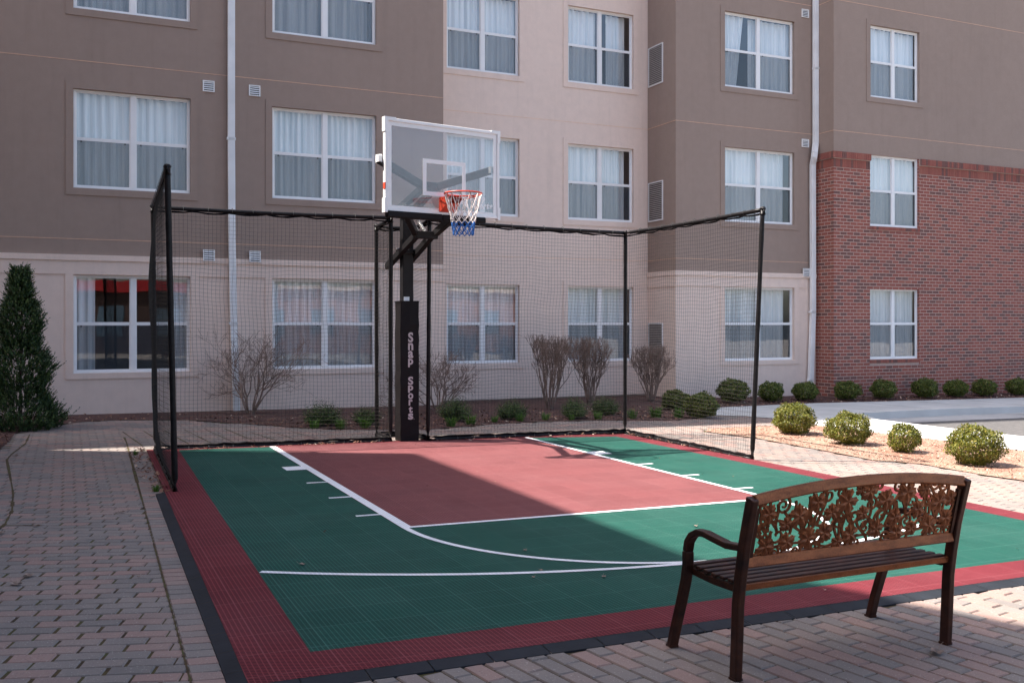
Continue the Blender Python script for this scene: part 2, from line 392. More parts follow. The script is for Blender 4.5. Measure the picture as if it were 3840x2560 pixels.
# pavers: individual bricks in one mesh
rnd = random.Random(4)
def in_court(x, y): return (-11.35 < x < 11.3 and -23.30 < y < 5.2)
def paved(x, y):
    if in_court(x, y): return False
    if inside(x, y, ISL): return False
    if inside(x, y, BED + BEDW): return False
    if x > 23.0 and y < 4.1: return False
    if x > 21.5 and y > 4.1 and (y - 4.1) > (25.6 - x) * 1.5 + 5: return False
    if x > 24.7: return False
    return True
def visible(x, y):
    dx, dy = x - CAM[0], y - CAM[1]; w_ = dx * .4158 + dy * .9095; r_ = dx * .9095 - dy * .4158
    return w_ > 8 and abs(r_) < w_ * .70 + 3
pv = MB()
def brick_top(cx, cy, e1, e2, L, W, z0=0.0):
    ch = .018; zt = [rnd.uniform(-.006, .006) for _ in range(4)]; vs = []
    for k, (a, b) in enumerate([(-1, -1), (1, -1), (1, 1), (-1, 1)]):
        x = cx + e1[0] * a * (L / 2 - ch) + e2[0] * b * (W / 2 - ch); y = cy + e1[1] * a * (L / 2 - ch) + e2[1] * b * (W / 2 - ch)
        vs.append((x, y, gz(x) + z0 + zt[k]))
    for a, b in [(-1, -1), (1, -1), (1, 1), (-1, 1)]:
        x = cx + e1[0] * a * L / 2 + e2[0] * b * W / 2; y = cy + e1[1] * a * L / 2 + e2[1] * b * W / 2
        vs.append((x, y, gz(x) + z0 - .022))
    fl = (e1[0] * e2[1] - e1[1] * e2[0]) > 0
    fs = [(0, 1, 2, 3), (4, 5, 1, 0), (5, 6, 2, 1), (6, 7, 3, 2), (7, 4, 0, 3)]
    if not fl: fs = [tuple(reversed(f)) for f in fs]
    pv.add(vs, fs)
def glx(y): return -9.65 + (y - 4.6) * .02425
def rlx(y): return -10.87 + (y - 5) * .0196
def xlim(y): return -11.8 + .0226 * (y + 6.75)
# left / back field, courses rotated 17 degrees
th = R_(-17); e1 = (math.cos(th), math.sin(th)); e2 = (-math.sin(th), math.cos(th)); P_ = .352; L_ = .712
stepY = P_ / math.cos(th)
for k in range(-150, 200):
    oy = k * stepY; off = (k % 2) * .5 * L_ + rnd.uniform(-.01, .01)
    for j in range(-60, 90):
        cx = (j * L_ + off) * e1[0]; cy = oy + (j * L_ + off) * e1[1]
        if not (-32 < cx < 26 and -42 < cy < 20): continue
        if cx > 11.5 and cy < 5.4: continue
        if cx > -11.7 and cy < -23: continue
        Lb = L_ - .035 - (.03 if cx < -12.7 and rnd.random() < .7 else 0)
        if cy < 5.6 and cx > -13.2 and cx < -10:
            lim = xlim(cy); over = (cx + e1[0] * Lb / 2) - lim
            if over > Lb - .1: continue
            if over > 0: cx -= over / 2; cy -= over / 2 * e1[1]; Lb -= over
        if not visible(cx, cy) or not paved(cx, cy): continue
        brick_top(cx, cy, e1, e2, Lb, P_ - .022)
# soldier course along the court's left edge
y = -42.0
while y < 5.4:
    xa, xb = xlim(y) + .03, rlx(y) - .265
    if visible(xa, y):
        for p0, p1 in (((xa, xb),) if y <= -6.2 else ((xa, xa + .62), (xa + .64, rlx(y) - .02))):
            sh0, sh1 = -(p0 - xa) * .17, -(p1 - xa) * .17; c_ = .012; g0 = .011
            zt = [rnd.uniform(-.005, .005) for _ in range(4)]
            out = [(p0, y + sh0 + g0), (p1, y + sh1 + g0), (p1, y + sh1 + P_ - g0), (p0, y + sh0 + P_ - g0)]
            inn = [(p0 + c_, y + sh0 + g0 + c_), (p1 - c_, y + sh1 + g0 + c_), (p1 - c_, y + sh1 + P_ - g0 - c_), (p0 + c_, y + sh0 + P_ - g0 - c_)]
            pv.add([(a, b, gz(a) + q_) for (a, b), q_ in zip(inn, zt)] + [(a, b, gz(a) - .022) for a, b in out], [(0, 1, 2, 3), (4, 5, 1, 0), (5, 6, 2, 1), (6, 7, 3, 2), (7, 4, 0, 3)])
    y += P_
# right / front field, bricks running away from the building
th = R_(-81); e1 = (math.cos(th), math.sin(th)); e2 = (-math.sin(th), math.cos(th))
for k in range(-110, 130):
    off = (k % 2) * .5 * L_ + rnd.uniform(-.02, .02)
    for j in range(-80, 90):
        a = j * L_ + off; b = k * P_
        cx = 3 + a * e1[0] + b * e2[0]; cy = -24 + a * e1[1] + b * e2[1]
        if not (-12.05 < cx < 26 and -42 < cy < 9): continue
        if cy > -23.9 and cx < -11.3: continue
        if cy > -23.35 and cx < 11.3: continue
        if cy > 5.5: continue
        if not visible(cx, cy) or not paved(cx, cy): continue
        brick_top(cx, cy, e1, e2, L_ - .03, P_ - .03)
struct(pv.build("paving", M['paver']))

# moss-filled cracks in the paving
def ribbon(mb, pts, w, dz=.006):
    for (xa, ya), (xb, yb) in zip(pts[:-1], pts[1:]):
        n = 4
        for q in range(n):
            t0, t1 = q / n, (q + 1) / n; x0 = xa + (xb - xa) * t0; y0 = ya + (yb - ya) * t0; x1 = xa + (xb - xa) * t1; y1 = ya + (yb - ya) * t1
            d = Vector((x1 - x0, y1 - y0)).normalized(); nx, ny = -d.y, d.x
            w0 = w * rnd.uniform(.5, 1.5) / 2
            mb.quad((x0 - nx * w0, y0 - ny * w0, gz(x0) + dz), (x1 - nx * w0, y1 - ny * w0, gz(x1) + dz), (x1 + nx * w0, y1 + ny * w0, gz(x1) + dz), (x0 + nx * w0, y0 + ny * w0, gz(x0) + dz))
ms = MB()
ribbon(ms, [(-11.45, 10.5), (xlim(8), 8), (xlim(5), 5), (xlim(0), 0), (xlim(-6.75), -6.75)], .08)
ribbon(ms, [(xlim(y_), y_) for y_ in (-6.75, -11, -15, -19, -24, -32)], .028)
ribbon(ms, [(-15.43, 13.2), (-15.47, 9.3), (-15.84, 5.6), (-15.91, 4.0), (-15.5, -1.6), (-15.31, -4.3), (-15.2, -7.3), (-15.27, -9.2), (-15.5, -11)], .07)
ribbon(ms, [(-15.9, 3.0), (-14.6, 2.6)], .06); ribbon(ms, [(-15.3, -9.4), (-14.4, -9.75)], .06)
for k in range(9):
    x = -10.9 + k * .95; ribbon(ms, [(x - .5, 11.5 + (1.5 if k < 6 else -.8)), (x, 6.9)], .06)
ribbon(ms, [(10.96, -6.45), (13, -7.6), (14.82, -8.29), (16.93, -9.27)], .05)
ribbon(ms, [(12.2, .2), (16.4, .7)], .05); ribbon(ms, [(16.4, 4.85), (21.7, 5.0)], .09)
stuff(ms.build("moss", M['moss']))

# bark chips and litter
def in_poly_pts(poly, n, rn, f=None):
    xs = [p[0] for p in poly]; ys = [p[1] for p in poly]; out = []
    while len(out) < n:
        x = rn.uniform(min(xs), min(max(xs), 62)); y = rn.uniform(max(min(ys), -16), max(ys))
        if inside(x, y, poly) and (f is None or f(x, y)): out.append((x, y))
    return out
def chips(name, pts, mat, smin, smax, zf, rn):
    c = MB()
    for x, y in pts:
        L = rn.uniform(smin, smax); W = L * rn.uniform(.25, .6); a = rn.uniform(0, math.pi); z = zf(x, y)
        dx, dy = math.cos(a) * L / 2, math.sin(a) * L / 2; px, py = -math.sin(a) * W / 2, math.cos(a) * W / 2
        t1, t2 = rn.uniform(-.3, .3) * L, rn.uniform(-.2, .2) * L; h = abs(t1) + .012
        c.add([(x - dx - px, y - dy - py, z + h - t1), (x + dx - px, y + dy - py, z + h + t1), (x + dx + px, y + dy + py, z + h + t1 + t2), (x - dx + px, y - dy + py, z + h - t1 + t2)], [(0, 1, 2, 3)])
    return stuff(c.build(name, mat))
def bedz(x, y):
    w_ = 20.5 if x > 40 else 22.5 if x > 26.9 else 26.3 if x > 8.8 else 23.0
    f0 = 17.0 if x > 26 else 11.0
    tt_ = max(0, min(1, (y - f0) / (w_ - f0))); return gz(x) + .022 + tt_ * ((.16 if x > 26.8 else -.012) - .022) - .01
rn = random.Random(11)
chips("mulch_chips", in_poly_pts(BED + BEDW, 9000, rn), M['chip'], .06, .20, bedz, rn)
chips("bark_chips", in_poly_pts(ISL, 6500, rn), M['chip_pale'], .03, .11, lambda x, y: gz(x) + .022, rn)
lit = [(rn.uniform(-11.6, -10.95), rn.uniform(-6.0, 5.4)) for _ in range(230)] + [(rn.uniform(-10.4, -.6), rn.gauss(4.45, .10)) for _ in range(110)] \
    + [(rn.uniform(1.2, 11.3), rn.gauss(4.0, .12)) for _ in range(70)] + [(rn.gauss(11.25, .12), rn.uniform(-5.8, 4)) for _ in range(70)]
chips("leaf_litter", lit, M['chip'], .05, .16, lambda x, y: gz(x) + .06, rn)
spk = [(rn.uniform(-9.5, 10), rn.uniform(-22, 4)) for _ in range(60)]
chips("litter_specks", spk, M['chip'], .025, .07, lambda x, y: gz(x) + .065, rn)

# ================================================================== COURT
def flat(mb, x0, x1, y0, y1, z, y0r=None, y1r=None):
    y0r = y0 if y0r is None else y0r; y1r = y1 if y1r is None else y1r
    mb.quad((x0, y0, gz(x0) + z), (x1, y0r, gz(x1) + z), (x1, y1r, gz(x1) + z), (x0, y1, gz(x0) + z))
GR, GB, GF = 10.25, 4.55, -22.2
RR, RF = 11.2, -23.27
cz_ = .05
def q3(mb, *p): mb.quad(*[(x, y, gz(x) + cz_) for x, y in p])
ct = MB()
backL, backR = 5.0, 4.2
q3(ct, (glx(GF), GF), (-6.0, GF), (-6.0, 4.35), (glx(GB), GB)); flat(ct, 6.0, GR, GF, 3.9, cz_, y1r=2.95)
flat(ct, -6.0, 6.0, GF, -13.67, cz_)
ct.cur = 2
flat(ct, -6.0, 6.0, -13.67, 4.45, cz_, y1r=3.95)
ct.cur = 1
q3(ct, (rlx(RF), RF), (glx(GF), GF), (glx(GB), GB), (rlx(backL), backL)); q3(ct, (rlx(RF), RF), (GR, RF), (GR, GF), (glx(GF), GF)); q3(ct, (rlx(backL), backL), (glx(GB), GB), (-6.0, 4.35), (-6.0, 4.9)); flat(ct, GR, RR, RF, backR - .4, cz_)
flat(ct, -6.0, 6.0, 4.45, 4.9, cz_, y0r=3.95, y1r=4.5)
flat(ct, 6.0, GR, 3.9, 4.5, cz_, y0r=2.95, y1r=4.0)
# front and back edge thickness
RL = rlx(backL); ct.quad((RL, backL, gz(RL) - .02), (RR, 4.0, gz(RR) - .02), (RR, 4.0, gz(RR) + cz_), (RL, backL, gz(RL) + cz_))
ct.quad((RR, RF, gz(RR) - .02), (RR, RF, gz(RR) + cz_), (RR, 4.0, gz(RR) + cz_), (RR, 4.0, gz(RR) - .02))
struct(ct.build("court", [M['green'], M['red'], M['key']]))
ed = MB()
def wedge(pin0, pin1, pout0, pout1):
    a, b, c, d = pin0, pin1, pout1, pout0
    z = lambda p, h: (p[0], p[1], gz(p[0]) + h)
    ed.quad(z(a, cz_ - .002), z(b, cz_ - .002), z(c, .012), z(d, .012)); ed.quad(z(d, .012), z(c, .012), z(c, -.02), z(d, -.02))
n_ = 22
for q in range(n_):                                    # one-foot pieces with hairline gaps
    ya = -5.9 - (23.6 - 5.9) / 18 * q
    yb_ = ya - .972
    if q < 18: wedge((rlx(yb_) - .004, yb_), (rlx(ya) - .004, ya), (rlx(yb_) - .27, yb_), (rlx(ya) - .27, ya))
for q in range(23):
    xa = rlx(RF) - .27 + q * .99
    wedge((xa, RF - .004), (xa + .975, RF - .004), (xa, RF - .36), (xa + .975, RF - .36))
struct(ed.build("court_edging", M['edging']))
ln = MB(); lz = cz_ + .012; LW = .165
def lineq(x0, x1, y0, y1): flat(ln, x0, x1, y0, y1, lz)
flat(ln, -6.0, -6.0 + .27, -13.75, 4.42, lz); flat(ln, 5.82, 6.0, -13.75, 3.98, lz)
lineq(-5.73, 5.82, -13.75, -13.58)
for yb in (-5.75, -8.75, -11.75): lineq(-6.68, -6.0, yb - .08, yb + .08); lineq(6.0, 6.68, yb - .08, yb + .08)
lineq(-6.72, -6.0, -2.75, -1.85); lineq(6.0, 6.72, -2.65, -1.75)
def arc(cx, cy, r, w, a0, a1, n=64):
    for k in range(n):
        t0, t1 = a0 + (a1 - a0) * k / n, a0 + (a1 - a0) * (k + 1) / n
        P = lambda rr, t_: (cx + rr * math.cos(t_), cy + rr * math.sin(t_), gz(cx + rr * math.cos(t_)) + lz + .002)
        ln.quad(P(r - w, t0), P(r, t0), P(r, t1), P(r - w, t1))
arc(0, -13.75, 6.0, LW, math.pi, 2 * math.pi)
a_ = math.asin(10.17 / 19.75); arc(0, 0, 19.75, LW, -math.pi / 2 - a_, -math.pi / 2 + a_ + .004, 90)
struct(ln.build("court_markings", M['line']))

# ================================================================== HOTEL
hotel = thing("hotel_building", (10, 23, 0), "hotel building of brown and beige stucco with red brick corner behind the court", "building")
YA, YB, YC, YD = 23.0, 26.3, 22.5, 20.5
XA, XB, XC = 8.85, 26.9, 40.12
HT = 58.8
ROWS = [(2.52, 8.15), (13.08, 18.72), (23.28, 28.98)]
COLS = {'A': [(-13.53, -7.18), (-2.37, 4.25)], 'B': [(10.32, 15.95), (19.93, 25.6)], 'C': [(31.3, 37.95)], 'D': [(43.85, 49.12)]}
RV = .22                                               # window recess
def wall_face(mb, X0, X1, Z0, Z1, Y, holes):
    xs = sorted({X0, X1, *[h[0] for h in holes], *[h[1] for h in holes]}); zs = sorted({Z0, Z1, *[h[2] for h in holes], *[h[3] for h in holes]})
    xs = [x for x in xs if X0 <= x <= X1]; zs = [z for z in zs if Z0 <= z <= Z1]
    for a, b in zip(xs[:-1], xs[1:]):
        for c, d in zip(zs[:-1], zs[1:]):
            mx, mz = (a + b) / 2, (c + d) / 2
            if any(h[0] < mx < h[1] and h[2] < mz < h[3] for h in holes): continue
            mb.quad((a, Y, c), (b, Y, c), (b, Y, d), (a, Y, d))
    for h in holes:
        if h[2] < Z0 or h[3] > Z1: continue
        x0, x1, z0, z1 = h; y1 = Y + RV + .12
        mb.quad((x0, Y, z0), (x0, Y, z1), (x0, y1, z1), (x0, y1, z0)); mb.quad((x1, y1, z0), (x1, y1, z1), (x1, Y, z1), (x1, Y, z0))
        mb.quad((x0, y1, z0), (x1, y1, z0), (x1, Y, z0), (x0, Y, z0)); mb.quad((x0, Y, z1), (x1, Y, z1), (x1, y1, z1), (x0, y1, z1))
def holes(sec, rows): return [(x0, x1, *ROWS[r]) for x0, x1 in COLS[sec] for r in rows]
LEDGE = 9.28
# section A
w = MB(); wall_face(w, -60, XA, LEDGE, HT, YA, holes('A', (1, 2))); w.quad((XA, YA, LEDGE), (XA, YB, LEDGE), (XA, YB, HT), (XA, YA, HT)); w.build("wall", M['brown'], hotel)['label'] = "brown stucco upper wall left of the beige recess"
w = MB(); wall_face(w, -60, XA, -.02, LEDGE, YA, holes('A', (0,))); w.quad((XA, YA, -.3), (XA, YB, -.3), (XA, YB, LEDGE), (XA, YA, LEDGE)); w.build("wall", M['beige'], hotel)['label'] = "beige stucco ground floor wall on the left"
# section B
w = MB(); wall_face(w, XA, XB, -.05, HT, YB, holes('B', (0, 1, 2))); w.build("wall", M['beige'], hotel)['label'] = "beige stucco wall of the recessed bay"
# section C with its visible return
w = MB(); wall_face(w, XB, XC, LEDGE, HT, YC, holes('C', (1, 2))); w.quad((XB, YB, LEDGE), (XB, YC, LEDGE), (XB, YC, HT), (XB, YB, HT)); w.build("wall", M['brown'], hotel)['label'] = "brown stucco upper wall of the projecting bay"
w = MB(); wall_face(w, XB, XC, -.5, LEDGE, YC, holes('C', (0,))); w.quad((XB, YB, -.6), (XB, YC, -.6), (XB, YC, LEDGE), (XB, YB, LEDGE)); w.build("wall", M['beige'], hotel)['label'] = "beige stucco ground floor wall of the projecting bay"
# section D above the brick
BT = 18.72
w = MB(); wall_face(w, XC, 90, BT, HT, YD, holes('D', (2,))); w.quad((XC, YC, BT), (XC, YD, BT), (XC, YD, HT), (XC, YC, HT)); w.build("wall", M['brown'], hotel)['label'] = "brown stucco wall above the red brick"
# roof and hidden faces so the block is solid
w = MB(); w.add([(-60, YA, HT), (XA, YA, HT), (XA, YB, HT), (XB, YB, HT), (XB, YC, HT), (XC, YC, HT), (XC, YD, HT), (90, YD, HT), (90, 60, HT), (-60, 60, HT)], [tuple(range(10))])
w.quad((-60, 60, -1), (-60, YA, -1), (-60, YA, HT), (-60, 60, HT)); w.quad((90, YD, -2), (90, 60, -2), (90, 60, HT), (90, YD, HT)); w.quad((90, 60, -2), (-60, 60, -2), (-60, 60, HT), (90, 60, HT))
w.build("roof", M['brown'], hotel)
w = MB(); w.box(XA + .01, XB - .01, YA + .01, YB - .01, HT - 2, HT - .01); w.build("eave", M['brown'], hotel)  # overhang out of view, added to carry the roof's shadow across the recess
# left wing, outside the frame, whose shadow lies over the court
H2 = 42.0; sh = (H2 * .5981, -H2 * .2804)
wing = [(-.8, .15), (-.85, -19.3), (-.1, -21.3), (.75, -23.3), (1.9, -25.7), (3.2, -29.0), (3.4, -80)]
wing = [(x - sh[0], y - sh[1]) for x, y in wing]
pts = wing + [(-95, wing[-1][1]), (-95, wing[0][1])]
w = MB(); n = len(pts)
w.add([(x, y, H2) for x, y in pts], [tuple(range(n))[::-1]])
for k in range(n):
    a, b = pts[k], pts[(k + 1) % n]; w.quad((a[0], a[1], -1), (b[0], b[1], -1), (b[0], b[1], H2), (a[0], a[1], H2))
w.build("wall", M['brown'], hotel)['label'] = "brown stucco wing left of the court"
# plinth strip under the stucco
w = MB(); w.box(-60, XA - .05, YA + .06, YA + .2, -.4, -.021); w.box(XA + .0, XB - .01, YB + .05, YB + .2, -.8, -.051); w.build("foundation", simple("foundation_block", (.26, .20, .165), .95), hotel)
# ledges, friezes and window surrounds
def lintel(mb, x0, x1, z0, z1, Y, d): mb.box(x0, x1, Y - d, Y - .001, z0, z1)
w = MB(); lintel(w, -60, XA + .10, 8.95, LEDGE, YA, .14); w.box(XA + .001, XA + .10, YA, YB - .001, 8.95, LEDGE)
w.build("ledge", M['beige'], hotel)
w = MB(); lintel(w, XB - .12, XC - .001, 8.93, LEDGE, YC, .14); w.box(XB - .12, XB - .001, YC - .001, YB - .001, 8.93, LEDGE); w.build("ledge", M['beige'], hotel)
def panelled(X0, X1, Y, col, sec):
    w = MB(); lintel(w, X0, X1, 8.16, 8.948, Y, .06)
    for x0, x1 in col:
        a, b = x0 - .42, x1 + .5; lintel(w, a, x0 + .001, 2.2, 8.159, Y, .06); lintel(w, x1 - .001, b, 2.2, 8.159, Y, .06); lintel(w, x0 + .0012, x1 - .0012, 2.2, 2.519, Y, .06)
    w.build("trim", M['beige'], hotel)
panelled(-60, XA - .001, YA, COLS['A'], 'A'); panelled(XB + .001, XC - .9, YC, COLS['C'], 'C')
w = MB(); w.box(XB - .06, XB - .001, YC + .001, YB - .002, 8.10, 8.928); w.build("trim", M['beige'], hotel)
def surround(x0, x1, z0, z1, Y, mat, e=.40, d=.055):
    w = MB(); lintel(w, x0 - e, x0 - .001, z0 - e, z1 + e, Y, d); lintel(w, x1 + .001, x1 + e, z0 - e, z1 + e, Y, d)
    lintel(w, x0, x1, z0 - e, z0 - .001, Y, d); lintel(w, x0, x1, z1 + .001, z1 + e, Y, d)
    # four raised strips in one plain material
    w.build("window_surround", mat, hotel)
for sec, Y in (('A', YA), ('C', YC)):
    for x0, x1 in COLS[sec]:
        for r in (1, 2): surround(x0, x1, *ROWS[r], Y, M['brown'])
for x0, x1 in COLS['B']:
    for r in (0, 1, 2): surround(x0, x1, *ROWS[r], YB, M['beige'])
surround(*COLS['D'][0], *ROWS[2], YD, M['brown'])
# control joints
def joint(x0, x1, z, Y, mat):
    w = MB(); w.box(x0, x1, Y - .012, Y - .0005, z - .045, z); w.build("control_joint", mat, hotel)
for z in (10.2, 20.35, 30.5):
    joint(-60, XA, z, YA, M['groove']); joint(XB - .022, XC, z, YC, M['groove']); joint(XA + .12, XB - .03, z, YB, M['groove_b'])
    if z > 20: joint(XC - .022, 90, z, YD, M['groove'])
    w = MB(); w.box(XB - .022, XB - .0005, YC, YB - .03, z - .045, z); w.build("control_joint", M['groove'], hotel)
    if z > 20: w = MB(); w.box(XC - .022, XC - .0005, YD, YC - .03, z - .045, z); w.build("control_joint", M['groove'], hotel)

# brick facing on the corner
bk = MB(); rb = random.Random(5); BH = .262; BL = .68; mg = .060
def brick_box(x0, x1, z0, z1, Y, ax, d=.012):
    d = d + rb.uniform(0, .004)
    if ax == 'x': bk.add([(x0, Y, z0), (x1, Y, z0), (x1, Y, z1), (x0, Y, z1), (x0, Y - d, z0), (x1, Y - d, z0), (x1, Y - d, z1), (x0, Y - d, z1)], [(4, 5, 6, 7), (0, 1, 5, 4), (1, 2, 6, 5), (2, 3, 7, 6), (3, 0, 4, 7)])
    else:      bk.add([(Y, x0, z0), (Y, x1, z0), (Y, x1, z1), (Y, x0, z1), (Y - d, x0, z0), (Y - d, x1, z0), (Y - d, x1, z1), (Y - d, x0, z1)], [(7, 6, 5, 4), (4, 5, 1, 0), (5, 6, 2, 1), (6, 7, 3, 2), (7, 4, 0, 3)])
WD = [(COLS['D'][0][0], COLS['D'][0][1], *ROWS[0]), (COLS['D'][0][0], COLS['D'][0][1], *ROWS[1])]
XEND = 88
def courses(a0, a1, Y, ax, hol, off0):
    z = -.85; k = 0
    while z + BH < 17.5:
        a = a0 - (k % 2) * BL / 2 + off0
        while a < a1:
            s0, s1 = max(a, a0) + mg / 2, min(a + BL, a1) - mg / 2; a += BL
            segs = [(s0, s1)]
            for h in hol:
                sill = .30
                if z + BH > h[2] - sill and z < h[3] - .10:
                    ns = []
                    for p, q in segs:
                        if q <= h[0] or p >= h[1]: ns.append((p, q))
                        else:
                            if p < h[0]: ns.append((p, h[0]))
                            if q > h[1]: ns.append((h[1], q))
                    segs = ns
            for p, q in segs:
                if q - p > .05: brick_box(p, q, z + mg / 2, z + BH - mg / 2, Y, ax)
        z += BH; k += 1
courses(XC - .03, XEND, YD, 'x', WD, 0)
courses(YD - .03, YC, XC, 'y', [], 0)
def soldiers(a0, a1, z0, z1, Y, ax, d=.03, hol=()):
    a = a0
    while a < a1:
        p, q = a + .014, min(a + .222, a1) - .014; a += .222
        for h in hol:
            if p < h[0] < q: q = h[0]
            if p < h[1] < q: p = h[1]
        if any(h[0] <= p and q <= h[1] for h in hol): continue
        if q > p: brick_box(p, q, z0 + .015, z1 - .015, Y, ax, d)
wh = [(COLS['D'][0][0] - .02, COLS['D'][0][1] + .02)]
soldiers(XC - .03, XEND, 17.5, 18.16, YD, 'x', .03, wh); soldiers(YD, YC, 17.5, 18.16, XC, 'y')
soldiers(XC - .16, XEND, 18.2, 18.72, YD - .1, 'x', .06, wh); soldiers(YD - .1, YC, 18.2, 18.72, XC - .1, 'y', .06)
for h in WD: soldiers(h[0] - .05, h[1] + .05, h[2] - .30, h[2] - .01, YD, 'x', .07)
# brick returns in the reveals; lintel course
for h in WD:
    z = h[2]
    while z < h[3] - .1:
        bk.add([(h[0] + .006, YD, z + .02), (h[0] + .006, YD + .28, z + .02), (h[0] + .006, YD + .28, z + BH - .02), (h[0] + .006, YD, z + BH - .02)], [(3, 2, 1, 0)])
        bk.add([(h[1] - .006, YD, z + .02), (h[1] - .006, YD + .28, z + .02), (h[1] - .006, YD + .28, z + BH - .02), (h[1] - .006, YD, z + BH - .02)], [(0, 1, 2, 3)]); z += BH
bk.build("brick_facing", M['brick'], hotel)
w = MB(); wall_face(w, XC, 90, -1.2, BT, YD, WD); w.quad((XC, YC, -1), (XC, YD, -1), (XC, YD, BT), (XC, YC, BT))
w.box(XC - .1, 90, YD - .1, YD - .002, 18.17, 18.2) if False else None
for a, b in ((XC - .1, wh[0][0]), (wh[0][1], XEND)):
    w.box(a, b, YD - .1, YD - .003, 18.17, 18.715)
w.box(XC - .1, XC - .003, YD - .001, YC - .002, 18.17, 18.715)
w.build("mortar", M['mortar'], hotel)

# windows
def pane_noise(k): return random.Random(100 + k)
wi = 0
def window(x0, x1, z0, z1, Y, style, sealed=False):
    global wi; wi += 1; rr = pane_noise(wi)
    yf = Y + RV; zm = (z0 + z1) / 2 + .02; xm = (x0 + x1) / 2
    f = MB(); b = .13; d = .12
    f.box(x0, x1, yf - .04, yf + d, z0, z0 + b); f.box(x0, x1, yf - .04, yf + d, z1 - b, z1)
    f.box(x0, x0 + b, yf - .04, yf + d, z0 + b, z1 - b); f.box(x1 - b, x1, yf - .04, yf + d, z0 + b, z1 - b)
    f.box(xm - .15, xm + .15, yf - .04, yf + d, z0 + b, z1 - b)
    fr = bevel(f.build("window", M['white'], hotel), .012, 1)
    halves = [(x0 + b, xm - .15), (xm + .15, x1 - b)]
    s = MB()
    for a, c in halves:
        s.box(a, c, yf + .0, yf + .09, zm - .10, zm + .09)                      # meeting rail
        s.box(a, c, yf + .005, yf + .08, z0 + b, z0 + b + .07); s.box(a, a + .06, yf + .005, yf + .08, z0 + b + .07, zm - .1); s.box(c - .06, c, yf + .005, yf + .08, z0 + b + .07, zm - .1)
        s.box(a, a + .05, yf + .04, yf + .1, zm + .09, z1 - b); s.box(c - .05, c, yf + .04, yf + .1, zm + .09, z1 - b); s.box(a + .05, c - .05, yf + .04, yf + .1, z1 - b - .05, z1 - b)
    s.build("sash", M['white'], fr)
    g_ = MB()
    for a, c in halves:
        g_.quad((a, yf + .065, zm + .05), (c, yf + .065, zm + .05), (c, yf + .065, z1 - b), (a, yf + .065, z1 - b))
        g_.quad((a, yf + .085, z0 + b), (c, yf + .085, z0 + b), (c, yf + .085, zm - .02), (a, yf + .085, zm - .02))
    g_.build("glass", M['glass'], fr)
    sc_ = MB()
    for a, c in halves: sc_.quad((a + .06, yf + .02, z0 + b + .07), (c - .06, yf + .02, z0 + b + .07), (c - .06, yf + .02, zm - .10), (a + .06, yf + .02, zm - .10))
    sc_.build("insect_screen", M['screen'], fr)
    for a, c in halves:
        for px in (a + .28, c - .28):
            l = MB(); l.box(px - .04, px + .04, yf - .005, yf + .018, zm - .19, zm - .105); l.build("latch", M['ventgap'], fr)
    # curtains
    def drape(a, b_, lean=0.0, y=yf + .34, amp=.085, zt=z1 - .12):
        c = MB(); n = max(10, int((b_ - a) / .055)); ph = rr.uniform(0, 6); fq = rr.uniform(11, 17); k = 0
        for i_ in range(n + 1):
            u = i_ / n; x = a + (b_ - a) * u
            wv = math.sin(x * fq + ph + 1.2 * math.sin(x * 2.3 + ph)) * amp + math.sin(x * 5.3 + ph) * amp * .6
            for zz, am in ((zt, .8), ((z0 + z1) / 2, 1.0), (z0 - .4, 1.15)):
                tz = (zt - zz) / (zt - z0)
                c.v.append((x + lean * (u if lean > 0 else (1 - u)) * tz * -1, y + wv * am, zz))
        for i_ in range(n):
            for j_ in range(2):
                c.f.append((k + i_ * 3 + j_ + 1, k + (i_ + 1) * 3 + j_ + 1, k + (i_ + 1) * 3 + j_, k + i_ * 3 + j_)); c.mi.append(0)
        c.build("curtain", M['curtain'], fr, smooth=True)
    if style == 'full': o_ = rr.uniform(-.45, .35); drape(x0 - .1, xm + .25 + o_); drape(xm - .2 + o_ - rr.uniform(0, .25), x1 + .1, y=yf + .46)
    elif style == 'gapright': drape(x0 - .1, xm + .1); drape(xm, x1 - .45, y=yf + .45)
    elif style == 'openroom': drape(x0 - .1, x0 + 1.25)
    elif style == 'openroom2': drape(x0 - .1, x0 + 1.15); drape(x1 - 1.0, x1 + .1)
    elif style == 'tied': drape(x0 - .1, x0 + 2.1, lean=.7); drape(xm - .6, x1 + .1, y=yf + .48, lean=0)
    elif style == 'midgap': drape(x0 - .1, xm - .15); drape(xm + .75, x1 - .4, lean=0, y=yf + .45)
    elif style == 'partial': drape(x0 - .1, x0 + 1.9); drape(xm - .2, x1 + .1, y=yf + .45)
    r_ = MB(); yb = yf + (9 if style == 'openroom2' else 4)
    a, b_, zb, zt = x0 - .5, x1 + .5, z0 - 1.0, z1 + .6
    r_.quad((a, yb, zb), (b_, yb, zb), (b_, yb, zt), (a, yb, zt)); r_.quad((a, yf + .13, zb), (a, yb, zb), (a, yb, zt), (a, yf + .13, zt)); r_.quad((b_, yb, zb), (b_, yf + .13, zb), (b_, yf + .13, zt), (b_, yb, zt))
    r_.quad((a, yf + .13, zb), (b_, yf + .13, zb), (b_, yb, zb), (a, yb, zb)); r_.quad((a, yb, zt), (b_, yb, zt), (b_, yf + .13, zt), (a, yf + .13, zt))
    r_.build("room", M['room'], fr)
ST = {('A', 0): ['openroom2', 'full', 'full'], ('A', 1): ['full', 'full', 'full'], ('B', 0): ['full', 'full', 'full'], ('B', 1): ['gapright', 'gapright', 'midgap'],
      ('C', 0): ['gapright', 'gapright', 'tied'], ('D', 0): ['full', 'full', 'full']}
